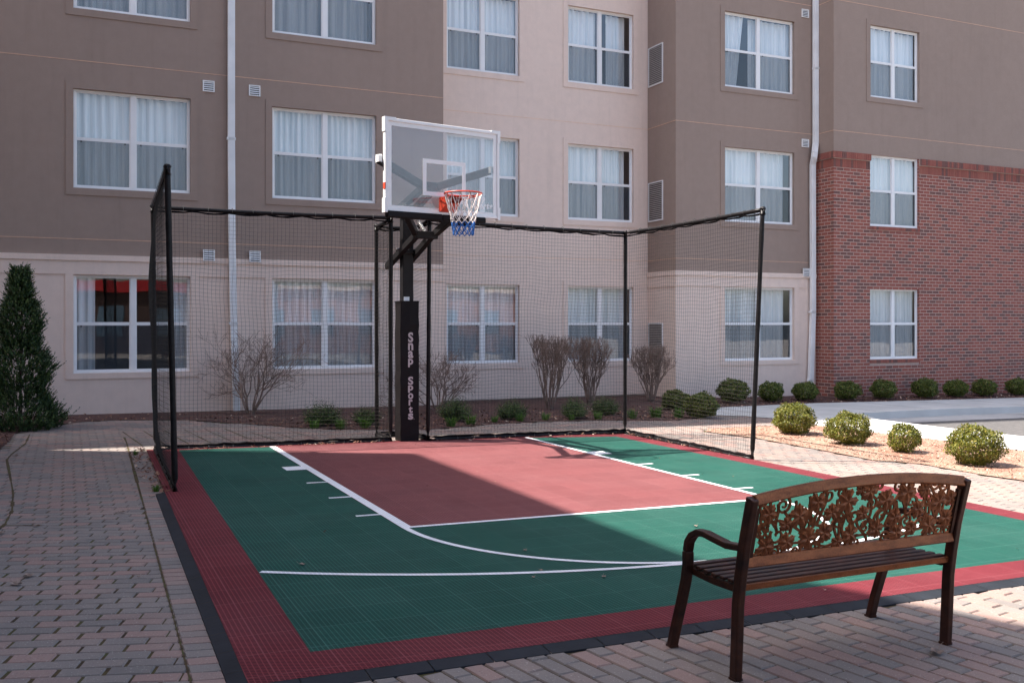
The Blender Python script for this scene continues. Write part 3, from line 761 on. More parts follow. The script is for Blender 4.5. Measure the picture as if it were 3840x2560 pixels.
for sec, Y in (('A', YA), ('B', YB), ('C', YC), ('D', YD)):
    for ci, (x0, x1) in enumerate(COLS[sec]):
        for r in (0, 1, 2): window(x0, x1, *ROWS[r], Y, ST[(sec, ci)][r])

# vents, louvres, downspouts
def vent(x0, x1, z0, z1, Y):
    v = MB(); e = .06
    v.box(x0, x1, Y - .09, Y - .001, z1 - e, z1); v.box(x0, x1, Y - .09, Y - .001, z0, z0 + e); v.box(x0, x0 + e, Y - .09, Y - .001, z0 + e, z1 - e); v.box(x1 - e, x1, Y - .09, Y - .001, z0 + e, z1 - e)
    for k in range(4):
        z = z0 + .12 + k * (z1 - z0 - .16) / 4
        v.add([(x0 + e, Y - .085, z), (x1 - e, Y - .085, z), (x1 - e, Y - .03, z + .085), (x0 + e, Y - .03, z + .085)], [(0, 1, 2, 3)])
    o = v.build("vent", M['board_white'], hotel)
    b = MB(); b.quad((x0 + e, Y - .006, z0 + e), (x1 - e, Y - .006, z0 + e), (x1 - e, Y - .006, z1 - e), (x0 + e, Y - .006, z1 - e)); b.build("vent_opening", M['ventgap'], o)
for z0, z1 in ((19.24, 19.9), (9.1, 9.78)): vent(-6.48, -5.8, z0, z1, YA - (.0 if z0 > 15 else .14)); vent(-3.78, -3.1, z0, z1, YA - (.0 if z0 > 15 else .14))
for z0, z1 in ((29.46, 30.1), (19.25, 19.88), (9.05, 9.7)): vent(38.7, 39.38, z0, z1, YC - (.14 if z0 < 15 else 0))
for z0, z1 in ((23.5, 26.5), (13.15, 16.15), (2.6, 5.41)):
    v = MB(); e = .08; a, b = 24.15, 26.15; X = XB
    v.box(X - .08, X - .001, a, b, z1 - e, z1); v.box(X - .08, X - .001, a, b, z0, z0 + e); v.box(X - .08, X - .001, a, a + e, z0 + e, z1 - e); v.box(X - .08, X - .001, b - e, b, z0 + e, z1 - e)
    o = v.build("louver", M['board_white'], hotel); v = MB(); n = 20
    for k in range(n):
        z = z0 + e + k * (z1 - z0 - 2 * e) / n
        v.add([(X - .075, a + e, z), (X - .075, b - e, z), (X - .075, b - e, z + .06), (X - .075, a + e, z + .06)], [(3, 2, 1, 0)])
    v.build("slat", M['louver'], o)
    v = MB(); v.quad((X - .004, a + e, z0 + e), (X - .004, b - e, z0 + e), (X - .004, b - e, z1 - e), (X - .004, a + e, z1 - e)); v.build("louver_opening", M['ventgap'], o)
def spout(pts, Y0, w_=.40, dd=.26):
    s = MB(); s.sweep([(x, Y0 - dd / 2 - .02, z) for x, z in pts], w_, dd, (1, 0, 0)) if False else None
    P = [Vector((x, y, z)) for x, y, z in pts]
    for a, b in zip(P[:-1], P[1:]): s.bar(a, b, w_, dd, (0, 1, 0))
    for k in (-.13, -.045, .045, .13):                  # corrugation
        for a, b in zip(P[:-1], P[1:]):
            s.bar(a + Vector((k, -dd / 2 - .005, 0)), b + Vector((k, -dd / 2 - .005, 0)), .03, .03, (0, 1, 0))
    o = s.build("downspout", M['dspout'], hotel); return o
yo = YA - .30
sp1 = spout([(-4.86, yo, 45), (-4.86, yo, 16.6), (-4.83, yo, 10.5), (-4.72, yo, 5.4), (-4.55, yo, .1)], YA)
for z in (16.5, 5.4):
    b = MB(); b.box(-5.12 + (.12 if z < 9 else 0), -4.62 + (.12 if z < 9 else 0), yo - .15, yo + .14, z - .1, z + .06); b.build("bracket", M['dspout'], sp1)
yo = YC - .28
sp2 = spout([(39.88, yo, 45), (39.88, yo, 19.6), (39.55, yo - .25, 18.75), (39.5, yo - .25, 18.4), (39.58, yo, 17.9), (39.6, yo, 6.3), (39.35, yo, .7)], YC, .42)
for z in (25.5, 6.3, .95):
    b = MB(); xx = 39.88 if z > 20 else 39.5 if z > 2 else 39.32; b.box(xx - .24, xx + .24, yo - .15, yo + .14, z - .1, z + .05); b.build("bracket", M['dspout'], sp2)

# buildings across the lot, seen only mirrored in the glass
opp = thing("brick_building", (30, -118, 0), "low orange brick building mirrored in the ground floor windows", "building")
w = MB(); w.box(-55, 12, -150, -115, -1, 11.5); w.build("wall", simple("dark_brick", (.055, .032, .028), .9, var=.3, scale=1.2), opp)  # shade on this frontage is put into the near-black brick colour
w = MB(); w.box(12.01, 95, -150, -118, -1, 12.5); w.build("wall", simple("orange_brick", (.36, .15, .09), .9, var=.3, scale=1.2), opp)
w = MB(); w.box(-56, 12.1, -114.99, -114.2, 11.5, 13.6); w.build("fascia", simple("red_fascia", (.40, .015, .02), .6), opp)
w = MB(); w.box(12.2, 95.4, -150, -117.4, 12.5, 13.3); w.build("cornice", M['beige'], opp)
for k in range(14):
    x = -50 + k * 10.3; w = MB(); Yw = -114.98 if x < 10 else -117.98
    w.box(x, x + 4.5, Yw, Yw + .1, 3, 8.5); w.build("window", simple("opposite_glass", (.10, .16, .22), .1, var=.3, scale=.3), opp)

# ================================================================== SPORTS NETTING FENCE
fence = thing("netting_fence", (.3, 4.6, 0), "black pipe ball-stop fence with square netting round three sides of the court", "fence")
NLb, NLt = Vector((-10.78, -5.84, .16)), Vector((-11.0, -5.74, 10.19))
CLb, CLt = Vector((-10.52, 4.93, .2)), Vector((-10.62, 4.98, 10.17))
FLb, FLt = Vector((-.57, 4.61, .1)), Vector((-.55, 4.61, 10.15))
BLb, BLt = Vector((-.53, 6.87, .1)), Vector((-.55, 6.87, 9.96))
BRb, BRt = Vector((1.13, 6.75, .1)), Vector((1.15, 6.75, 9.96))
FRb, FRt = Vector((1.13, 4.35, .1)), Vector((1.19, 4.32, 10.08))
P4b, P4t = Vector((11.55, 4.33, -.05)), Vector((11.57, 4.32, 9.91))
P5b, P5t = Vector((11.25, -5.98, -.08)), Vector((11.64, -6.16, 9.96))
rp = .094
def lump(o): return o
for a, b in ((NLb, NLt), (CLb, CLt), (FLb, FLt), (BLb, BLt), (BRb, BRt), (FRb, FRt), (P4b, P4t), (P5b, P5t)):
    p = MB(); n = 24; r = []; pts = []
    for k in range(n + 1):
        pts.append(a.lerp(b, k / n)); r.append(rp * (1 + rn.uniform(-.05, .08)))
    p.tube(pts, r, 10); o = p.build("post", M['black_pipe'], fence, smooth=True)
    e = MB(); e.tube([b - Vector((0, 0, .22)), b + Vector((0, 0, .02)), b + Vector((0, 0, .10))], [.135, .135, .08], 10); e.build("elbow_fitting", M['black_pipe'], o, smooth=True)
def rail(a, b, top):
    L = (b - a).length; n = max(3, int(L / .5)); p = MB(); pts = []; r = []
    for k in range(n + 1):
        q = a.lerp(b, k / n); pts.append(q + Vector((0, 0, (-.04 if top else .0) * math.sin(math.pi * k / n)))); r.append(rp * (.92 if top else 1.0))
    p.tube(pts, r, 10); o = p.build("rail", M['black_pipe'], fence, smooth=True)
    w_ = MB(); pts = []; r = []; n2 = max(8, int(L / .3)); d = (b - a).normalized(); side = d.cross(Vector((0, 0, 1)))
    for k in range(n2 + 1):                             # gathered netting lashed along the rail
        u = k / n2; sag = abs(math.sin(k * math.pi / 5)) * .06 + rn.uniform(0, .03)
        pts.append(a.lerp(b, u) + Vector((0, 0, (-.10 - sag) if top else .12 + rn.uniform(-.02, .03))) + side * (rn.uniform(-.02, .03))); r.append(rn.uniform(.028, .055) if top else rn.uniform(.04, .07))
    w_.tube(pts, r, 6); w_.build("gathered_net", M['netwrap'], o, smooth=True)
    t_ = MB(); k = .4
    while k < L - .2:
        q = a.lerp(b, k / L); aa, bb = t_.frame(a, b)
        loop = [q + aa * (rp * 1.12 * math.cos(h)) + bb * (rp * 1.12 * math.sin(h)) for h in [i * math.pi / 4 for i in range(9)]]
        t_.tube(loop, .012, 4, False); k += rn.uniform(.75, 1.05)
    t_.build("cable_tie", M['tie'], o)
Z1 = Vector((0, 0, -.02)); Zb = Vector((0, 0, -.02))
for a, b in ((NLt, CLt), (CLt, FLt), (FLt, BLt), (BLt, BRt), (BRt, FRt), (FRt, P4t), (P4t, P5t)): rail(a + Z1, b + Z1, True)
for a, b in ((NLb, CLb), (CLb, FLb), (FLb, BLb), (BLb, BRb), (BRb, FRb), (FRb, P4b), (P4b, P5b)): rail(a + Zb, b + Zb, False)
def netting(a0, b0, a1, b1, bulge, seed, sp=.165):
    r_ = random.Random(seed); L = ((b0 - a0).length + (b1 - a1).length) / 2; H = (a1 - a0).length
    nrm = (b0 - a0).normalized().cross(Vector((0, 0, 1))); tan = (b0 - a0).normalized()
    ph = [r_.uniform(0, 6.28) for _ in range(8)]
    def P(u, v):
        p = a0.lerp(b0, u).lerp(a1.lerp(b1, u), v); e = math.sin(math.pi * u) ** .6 * math.sin(math.pi * v) ** .6 if 0 < u < 1 and 0 < v < 1 else 0
        off = bulge * e + e * (.05 * math.sin(u * L * .9 + ph[0] + v * 3) + .04 * math.sin(v * H * 1.3 + ph[1]))
        sg = e * (.05 * math.sin(u * L * 1.1 + ph[2]) + .03 * math.sin(u * L * 3.1 + ph[3] + v * 4) - .05)
        sh_ = e * (.05 * math.sin(v * H * .9 + ph[4]) + .025 * math.sin(v * H * 2.7 + ph[5] + u * 5))
        return p + nrm * off + Vector((0, 0, sg)) + tan * sh_
    m = MB(); nu = max(2, int(L / sp)); nv = int(H / sp); rr = .0052
    for i_ in range(nu + 1): m.tube([P(i_ / nu, k / 26) for k in range(27)], rr, 3, False)
    su = max(3, int(L / .45))
    for j_ in range(nv + 1): m.tube([P(k / su, j_ / nv) for k in range(su + 1)], rr, 3, False)
    return m.build("net", M['net'], fence)
netting(CLb, NLb, CLt, NLt, .35, 1); netting(CLb, FLb, CLt, FLt, -.12, 2); netting(FLb, BLb, FLt, BLt, .05, 3); netting(BLb, BRb, BLt, BRt, .05, 4)
netting(BRb, FRb, BRt, FRt, .05, 5); netting(FRb, P4b, FRt, P4t, -.15, 6); netting(P4b, P5b, P4t, P5t, -.15, 7)

# ================================================================== BASKETBALL HOOP
hoop = thing("basketball_hoop", (.3, 4.9, 0), "tall basketball hoop with clear backboard, orange rim and padded black pole", "basketball hoop")
p = MB(); p.box(.06, .56, 4.72, 5.22, -.1, 10.75); bevel(p.build("pole", M['pole'], hoop), .03)
p = MB(); NS = 18
for k in range(NS):                                     # slightly rumpled vinyl pad
    pass
ring = []
for k in range(NS + 1):
    z = .03 + 6.34 * k / NS; j = lambda: rn.uniform(-.014, .014)
    ring.append([(-.13 + j(), 4.45 + j(), z), (.30, 4.43 + j(), z), (.73 + j(), 4.45 + j(), z), (.73 + j(), 5.30 + j(), z), (.30, 5.31, z), (-.13 + j(), 5.30 + j(), z)])
vs = [v for r_ in ring for v in r_]; fs = []
for k in range(NS):
    for j in range(6): j2 = (j + 1) % 6; fs.append((k * 6 + j, k * 6 + j2, (k + 1) * 6 + j2, (k + 1) * 6 + j))
fs.append(tuple(NS * 6 + j for j in range(6))); p.add(vs, fs)
pad = p.build("pole_pad", M['pad'], hoop)
p = MB(); p.box(-.15, .75, 4.43, 5.33, 6.34, 6.39); p.build("pad_top_flap", M['pad'], pad)
p = MB(); p.box(.10, .36, 4.70, 4.718, 6.36, 6.58); p.build("white_label", M['sticker'], hoop)

dg = None
def glyph(ch, bold, shear=0.0):
    cu = bpy.data.curves.new("glyph", 'FONT'); cu.body = ch; cu.size = 1; cu.offset = bold; cu.extrude = .0; cu.shear = shear; cu.resolution_u = 4
    ob = bpy.data.objects.new("glyph", cu); C.objects.link(ob)
    me = bpy.data.meshes.new_from_object(ob.evaluated_get(bpy.context.evaluated_depsgraph_get()))
    vs = [tuple(v.co) for v in me.vertices]; fs = [tuple(f.vertices) for f in me.polygons]
    bpy.data.objects.remove(ob); bpy.data.meshes.remove(me); bpy.data.curves.remove(cu)
    return vs, fs
def place_glyph(mb, ch, u0, u1, v0, v1, to3d, bold=.035, shear=0.0, both=False):
    vs, fs = glyph(ch, bold, shear); xs = [v[0] for v in vs]; ys = [v[1] for v in vs]
    a, b, c, d = min(xs), max(xs), min(ys), max(ys)
    out = [to3d(u0 + (x - a) / (b - a) * (u1 - u0), v0 + (y - c) / (d - c) * (v1 - v0)) for x, y, _ in vs]
    mb.add(out, fs)
lt = MB(); zz = lambda pz: 5.362 - ((1080 + pz * .3956) - 1213) * 43.35 / 3638
front = lambda u, v: (u, 4.405, v)
for ch, a, b in (('S', 420, 516), ('n', 522, 592), ('a', 598, 668), ('p', 674, 755), ('S', 845, 925), ('p', 930, 1000), ('o', 1004, 1062), ('r', 1066, 1122), ('t', 1130, 1192), ('s', 1196, 1258)):
    wd = .122 if ch not in 'rt' else .095
    if ch == 'S' and a > 800: lt.build("lettering", M['letter'], pad); lt = MB()
    place_glyph(lt, ch, .32 - wd, .32 + wd, zz(b), zz(a), front, .035)
place_glyph(lt, 'TM', .46, .50, zz(1258), zz(1250), front, .02)
lt.build("lettering", M['letter'], pad)

# backboard plane
BLc, BRc = Vector((-2.29, -.12, 0)), Vector((3.10, .79, 0))
bx = (BRc - BLc).normalized(); bnrm = Vector((bx.y, -bx.x, 0)); BW = (BRc - BLc).length; bz0, bz1 = 9.84, 13.60
def bp_(u, v, d=0.0):                                    # u along the board, v height, d out towards the camera
    return tuple(BLc + bx * u + bnrm * d + Vector((0, 0, v)))
def bbox(mb, u0, u1, v0, v1, d0, d1):
    mb.add([bp_(u0, v0, d1), bp_(u1, v0, d1), bp_(u1, v0, d0), bp_(u0, v0, d0), bp_(u0, v1, d1), bp_(u1, v1, d1), bp_(u1, v1, d0), bp_(u0, v1, d0)],
           [(0, 3, 2, 1), (4, 5, 6, 7), (0, 1, 5, 4), (1, 2, 6, 5), (2, 3, 7, 6), (3, 0, 4, 7)])
p = MB(); bbox(p, .08, BW - .08, bz0 + .08, bz1 - .08, -.04, .0); board = p.build("backboard", M['acrylic'], hoop)
p = MB(); p.quad(bp_(.1, bz0 + .1, -.02), bp_(BW - .1, bz0 + .1, -.02), bp_(BW - .1, bz1 - .1, -.02), bp_(.1, bz1 - .1, -.02)); p.build("haze_film", M['film'], board)
p = MB(); e = .13
bbox(p, 0, BW, bz1 - e, bz1, -.16, .05); bbox(p, 0, e, bz0, bz1 - e, -.16, .05); bbox(p, BW - e, BW, bz0, bz1 - e, -.16, .05); bbox(p, e, BW - e, bz0 + .02, bz0 + e, -.16, .05)
fo = bevel(p.build("backboard_frame", M['board_white'], board), .012, 1)
p = MB(); e2 = .30
bbox(p, e, BW - e, bz1 - e2, bz1 - e, .001, .008); bbox(p, e, e2, bz0 + e, bz1 - e2, .001, .008); bbox(p, BW - e2, BW - e, bz0 + e, bz1 - e2, .001, .008); bbox(p, e2, BW - e2, bz0 + e, bz0 + .27, .001, .008)
p.build("border_paint", M['board_white'], board)
p = MB(); a, b, c, d, l = 1.73, 3.78, 10.62, 12.12, .17
bbox(p, a, b, d - l, d, .001, .009); bbox(p, a, b, c, c + l, .001, .009); bbox(p, a, a + l, c + l, d - l, .001, .009); bbox(p, b - l, b, c + l, d - l, .001, .009)
p.build("target_square", M['board_white'], board)
for u0, u1, v0, v1 in ((-.03, .48, bz1 - .10, bz1 + .035), (BW - .42, BW + .03, bz1 - .10, bz1 + .035), (-.03, .12, bz1 - .55, bz1 - .1), (BW - .11, BW + .03, bz1 - .5, bz1 - .1), (-.03, .12, bz0 - .03, bz0 + .55), (BW - .1, BW + .03, bz0 - .03, bz0 + .5)):
    q = MB(); bbox(q, u0, u1, v0, v1, -.18, .065); q.build("corner_bracket", M['board_white'], fo)
p = MB(); bbox(p, -.025, .02, 10.75, 11.0, -.1, .058); p.build("red_sticker", M['rim'], fo)
p = MB(); bbox(p, .10, 2.62, bz0 - .22, bz0 + .045, -.22, .10); bbox(p, 2.63, 4.75, bz0 - .20, bz0 + .035, -.22, .10); bevel(p.build("edge_padding", M['pad'], hoop), .04)
lt = MB(); bt = lambda u, v: bp_(u, v, .012)
for word, u, v, h, wd in (("Snap", 3.98, 10.54, .31, .19), ("Sports", 4.16, 10.24, .28, .158)):
    lt = MB()
    for ch in word:
        low = ch in 'nasor'; dsc = ch == 'p'
        place_glyph(lt, ch, u, u + wd * .9, v - (.08 if dsc else 0), v + (h * .74 if (low or dsc) else h), bt, .075, .25); u += wd * 1.04
    lt.build("lettering", M['board_white'], board)
lt = MB(); lt.add([bt(3.2, 10.12), bt(3.45, 10.5), bt(3.72, 10.55), bt(3.55, 10.36)], [(0, 3, 2, 1)]); lt.add([bt(3.6, 10.4), bt(3.85, 10.6), bt(3.8, 10.48), bt(3.95, 10.18)], [(0, 3, 2, 1)])
lt.build("logo_mark", M['board_white'], board)
# rim
rc = Vector((.62, -1.18, 10.62)) ; rc = BLc + bx * (BW / 2 + .13) + bnrm * 1.32; rc.z = 10.62; RRm = .76
p = MB(); p.tube([rc + Vector((RRm * math.cos(a), RRm * math.sin(a), 0)) for a in [i * 2 * math.pi / 48 for i in range(49)]], .032, 8, False)
rim = p.build("rim", M['rim'], hoop, smooth=True)
um = BW / 2 + .13
p = MB(); bbox(p, um - .38, um + .38, 9.98, 10.58, .012, .05)
# hooded bracket: sloping top plate and side gussets from board to ring
for s_ in (-1, 1):
    p.add([bp_(um + s_ * .36, 10.58, .05), bp_(um + s_ * .36, 9.98, .05), bp_(um + s_ * .30, 10.30, .55), bp_(um + s_ * .34, 10.56, .72)], [(0, 1, 2, 3)])
p.add([bp_(um - .36, 10.58, .05), bp_(um + .36, 10.58, .05), bp_(um + .34, 10.58, .72), bp_(um - .34, 10.58, .72)], [(0, 1, 2, 3)])
p.add([bp_(um - .36, 9.98, .05), bp_(um + .36, 9.98, .05), bp_(um + .30, 10.30, .55), bp_(um - .30, 10.30, .55)], [(3, 2, 1, 0)])
p.tube([bp_(um - .36, 10.45, .06), bp_(um - .55, 10.52, .9), bp_(um - .72, 10.58, 1.3)], .025, 6); p.tube([bp_(um + .36, 10.45, .06), bp_(um + .55, 10.52, .9), bp_(um + .72, 10.58, 1.3)], .025, 6)
bevel(p.build("rim_bracket", M['rim'], rim), .01, 1)
# corded net: twelve loops, white above and blue below
def nr(t_): return .73 - .19 * min(1, t_ / .45) - .16 * max(0, (t_ - .45) / .55) ** .8 + .02
NH = 1.66
def netpt(a, t_): return rc + Vector((nr(t_) * math.cos(a), nr(t_) * math.sin(a), -.03 - NH * t_))
wn1, bn1 = MB(), MB(); step = 2 * math.pi / 12
for k in range(12):
    for s_ in (-1, 1):
        pts = []
        a0 = k * step
        # first length hangs from the ring, then diamonds
        knots = [(0, 0.0), (.5, .40), (0, .53), (.5, .64)]
        seq = [(a0, 0), (a0 + s_ * step * .5, .42), (a0 + s_ * step * 1.0, .56), (a0 + s_ * step * 1.5, .68)]
        for (aa, ta), (ab, tb) in zip(seq[:-1], seq[1:]):
            for q in range(5):
                f = q / 5; pts.append(netpt(aa + (ab - aa) * f, ta + (tb - ta) * f) + Vector((rn.uniform(-.012, .012), rn.uniform(-.012, .012), rn.uniform(-.012, .012))))
        pts.append(netpt(*seq[-1])); wn1.tube(pts, .017, 5, False)
        seq = [(a0 + s_ * step * 1.5, .68), (a0 + s_ * step * 2.0, .78), (a0 + s_ * step * 2.5, .90), (a0 + s_ * step * 3.0, 1.0)]
        pts = []
        for (aa, ta), (ab, tb) in zip(seq[:-1], seq[1:]):
            for q in range(4):
                f = q / 4; pts.append(netpt(aa + (ab - aa) * f, ta + (tb - ta) * f) + Vector((rn.uniform(-.015, .015), rn.uniform(-.015, .015), rn.uniform(-.015, .015))))
        pts.append(netpt(*seq[-1])); bn1.tube(pts, .020, 5, False)
    wn1.tube([netpt(k * step, 0) + Vector((0, 0, .06)), netpt(k * step, 0) + Vector((0, 0, .0)), netpt(k * step + .05, .04)], .022, 5)
wn1.build("hoop_net", M['cord_white'], rim, smooth=True)['label'] = "white upper part of the cord net"
bn1.build("hoop_net", M['cord_blue'], rim, smooth=True)['label'] = "blue lower part of the cord net"
# lift arms
def arm(p0, p1, w_=.24, h=.30, m='pole', nm="support_arm"):
    q = MB(); q.bar(p0, p1, w_, h); return bevel(q.build(nm, M[m], hoop), .02, 1)
# lower pair: from counterweight end behind the pole up to the cross piece
arm((-.10, 6.6, 8.05), (-.02, 2.55, 9.22)); arm((.72, 6.4, 8.05), (.68, 2.55, 9.22))
q = MB(); q.box(-.22, .90, 2.38, 2.72, 9.05, 9.38); bevel(q.build("cross_piece", M['pole'], hoop), .02, 1)
arm((-.12, 2.5, 9.3), bp_(.95, 10.15, -.30)); arm((.80, 2.5, 9.3), bp_(3.55, 10.0, -.25))
# upper pair
arm((-.06, 5.1, 10.55), (.02, 1.75, 11.2)); arm((.68, 5.1, 10.55), (.55, 1.75, 11.2))
q = MB(); q.box(-.2, .75, 1.6, 1.9, 11.05, 11.4); bevel(q.build("cross_piece", M['pole'], hoop), .02, 1)
arm((-.05, 1.7, 11.22), bp_(-.12, 11.95, -.28), .24, .32); arm((.60, 1.7, 11.22), bp_(BW - .28, 11.95, -.25), .24, .32)
q = MB(); q.add([bp_(-.20, 11.8, -.42), bp_(-.05, 11.8, -.16), bp_(-.05, 12.15, -.16), bp_(-.20, 12.15, -.42)], [(0, 1, 2, 3)])
bbox(q, -.20, -.02, 11.84, 12.10, -.42, -.17); q.build("arm_end_cap", M['board_white'], hoop)
q = MB(); bbox(q, BW - .42, BW - .18, 11.82, 12.1, -.20, -.02); q.build("arm_end_cap", M['steel'], hoop)
q = MB(); q.box(-.12, .74, 4.55, 5.4, 8.55, 8.63); q.tube([(-.2, 4.95, 8.72), (.82, 4.95, 8.72)], .07, 8); q.build("pivot_collar", M['pole'], hoop)
q = MB(); q.tube([(-.28, 4.6, 8.75), (-.12, 4.6, 8.75)], .06, 8); q.tube([(.22, 4.5, 8.75), (.22, 4.6, 8.75)], .06, 8); q.build("pivot_bolt", M['steel'], hoop)
for xs_ in (.12, .45):
    q = MB(); pts = []
    A, B = Vector((xs_ - .02, 2.9, 9.45)), Vector((xs_ - .1, 4.6, 10.6)); n = 150
    aa, bb = q.frame(A, B)
    for k in range(n + 1):
        th_ = k / n * 2 * math.pi * 18; pts.append(A.lerp(B, k / n) + aa * (.07 * math.cos(th_)) + bb * (.07 * math.sin(th_)))
    q.tube(pts, .016, 5, False); q.tube([A - Vector((0, .25, .12)), A], .03, 6); q.build("lift_spring", M['steel'], hoop, smooth=True)
q = MB(); q.tube([(-.3, 6.55, 8.15), (-.36, 6.6, 7.95), (-.3, 6.6, 7.75), (-.24, 6.55, 7.9)], .03, 6); q.build("chain_hook", M['steel'], hoop)

# ================================================================== BENCH
bench = thing("garden_bench", (-2.6, -25.0, 0), "bronze metal park bench with scrollwork vine back, seen from behind beside the court", "bench")
XL, XR = -4.74, -.42
def side_post(x):
    prof = [(-25.72, gz(x) + .0), (-25.75, .55), (-25.78, 1.2), (-25.84, 1.62), (-25.93, 2.10), (-26.02, 2.45), (-26.12, 2.83)]
    q = MB(); q.sweep([(x, a, b) for a, b in prof], .13, .17, (1, 0, 0)); o = bevel(q.build("leg", M['bronze_dark'] if x < -2 else M['bronze_dark'], bench), .025, 2); return o
def front_leg(x):
    prof = [(-24.05, gz(x) + .0), (-24.16, .4), (-24.32, .85), (-24.45, 1.25), (-24.50, 1.5), (-24.50, 1.72), (-24.54, 1.88), (-24.64, 2.0), (-24.8, 2.08), (-25.0, 2.09), (-25.25, 2.06), (-25.55, 2.03), (-25.86, 2.06)]
    q = MB(); q.sweep([(x, a, b) for a, b in prof[:6]], .16, .12, (1, 0, 0)); o = bevel(q.build("leg", M['bronze_dark'], bench), .02, 2)
    q = MB(); q.sweep([(x, a, b) for a, b in prof[5:]], .16, .10, (1, 0, 0)); o = bevel(q.build("armrest", M['bronze_dark'], bench), .02, 2)
for x in (XL, XR): side_post(x); front_leg(x)
for x in (XL, XR):
    for (yy, zz_) in ((-25.72, gz(x) + .02), (-24.05, gz(x) + .02)):
        q = MB(); q.box(x - .072, x + .072, yy - .078, yy + .078, gz(x) + .0, gz(x) + .04); q.build("foot_cap", M['bronze_dark'], bench)
SZ = 1.46
for x in (XL + .10, XR - .10):
    q = MB(); q.sweep([(x, -24.42, SZ - .06), (x, -25.1, SZ - .09), (x, -25.76, SZ - .07)], .09, .10, (1, 0, 0)); q.build("seat_rail", M['bronze_dark'], bench)
seat = MB()
for k in range(7):
    yy = -24.48 - k * .205; seat.box(XL + .05, XR - .05, yy - .062, yy + .062, SZ - .02 + .02 * abs(k - 3) / 3, SZ + .035 + .02 * abs(k - 3) / 3)
bevel(seat.build("seat", M['bronze_dark'], bench), .012, 1)
q = MB(); q.box(XL + .05, XR - .05, -25.84, -25.78, SZ - .055, SZ + .03); q.build("seat_rail", M['bronze'], bench)
# back rails, arched at the top
def bk_y(z): return -25.84 - (z - 1.62) * .232
def top_z(u): return 2.785 + .165 * (1 - (2 * u - 1) ** 2)
q = MB(); q.sweep([(XL + .04 + (XR - XL - .08) * k / 24, bk_y(top_z(k / 24)), top_z(k / 24)) for k in range(25)], .10, .17, (0, 1, -.23)); bevel(q.build("top_rail", M['bronze'], bench), .02, 2)
q = MB(); q.sweep([(XL + .05, bk_y(1.84), 1.84), (XR - .05, bk_y(1.84), 1.84)], .09, .17, (0, 1, -.23)); bevel(q.build("lower_rail", M['bronze'], bench), .015, 1)
for x in (XL + .11, XR - .11):
    q = MB(); q.sweep([(x, bk_y(1.92), 1.92), (x, bk_y(2.3), 2.3), (x, bk_y(2.66), 2.66)], .06, .07, (1, 0, 0)); q.build("panel_frame", M['bronze_dark'], bench)
# scrollwork panel: vine leaves, curling tendrils
sc = MB(); rs = random.Random(21); PL = XR - XL - .28
def s3(u, v, d=0.0): z = v; return (XL + .14 + u, bk_y(z) - d, z)
def vmax(u): return top_z((u + .14) / (XR - XL)) - .07
def clampv(u, v): return max(1.91, min(vmax(u), v))
def leaf(cu, cv, R, rot):
    n = 40; front_, back_ = [], []; tb = rs.uniform(.008, .03)
    for k in range(n):
        a = 2 * math.pi * k / n
        rr = R * (.66 + .24 * abs(math.cos(2.5 * a)) ** .8 + .08 * math.cos(15 * a) + rs.uniform(-.03, .03))
        if abs(a - math.pi) < .25: rr *= .55
        u = cu + rr * math.cos(a + rot); v = cv + rr * math.sin(a + rot)
        u = max(0.0, min(PL, u)); v = clampv(u, v); front_.append(s3(u, v, .012)); back_.append(s3(u, v, -.018))
    m_ = []
    for k in range(n):
        a = 2 * math.pi * k / n; rr = R * .42; h = .022 + .012 * math.cos(5 * a)
        u = max(0, min(PL, cu + rr * math.cos(a + rot))); v = clampv(u, cv + rr * math.sin(a + rot)); m_.append(s3(u, v, h))
    vs = front_ + back_ + m_ + [s3(max(0, min(PL, cu)), clampv(cu, cv), tb)]; fs = []
    for k in range(n):
        k2 = (k + 1) % n
        fs.append((k, k2, 2 * n + k2, 2 * n + k)); fs.append((2 * n + k, 2 * n + k2, 3 * n)); fs.append((n + k, n + k2, k2, k))
    fs.append(tuple(n + k for k in reversed(range(n)))); sc.add(vs, fs)
def strip(pts, w_):
    n = len(pts); vs = []; fs = []
    for i_, (u, v) in enumerate(pts):
        a = pts[max(i_ - 1, 0)]; b = pts[min(i_ + 1, n - 1)]; d = Vector((b[0] - a[0], b[1] - a[1])); d = d.normalized() if d.length > 1e-9 else Vector((1, 0))
        ww = (w_[i_] if isinstance(w_, list) else w_) / 2
        for s_ in (-1, 1):
            uu, vv = u - d.y * ww * s_, v + d.x * ww * s_; uu = max(0, min(PL, uu)); vv = clampv(uu, vv)
            vs.append(s3(uu, vv, .014)); vs.append(s3(uu, vv, -.012))
    for i_ in range(n - 1):
        k = i_ * 4; fs += [(k, k + 4, k + 6, k + 2), (k + 3, k + 7, k + 5, k + 1), (k + 1, k + 5, k + 4, k), (k + 2, k + 6, k + 7, k + 3)]
    sc.add(vs, fs)
def spiral(cu, cv, R, a0, turns, sgn):
    n = 34; pts = []; ws_ = []
    for k in range(n + 1):
        f = k / n; r = R * (1 - f) ** .8 + .012; a = a0 + sgn * turns * 2 * math.pi * f
        pts.append((cu + r * math.cos(a), cv + r * math.sin(a))); ws_.append(.042 * (1 - .35 * f))
    strip(pts, ws_)
    return pts[0]
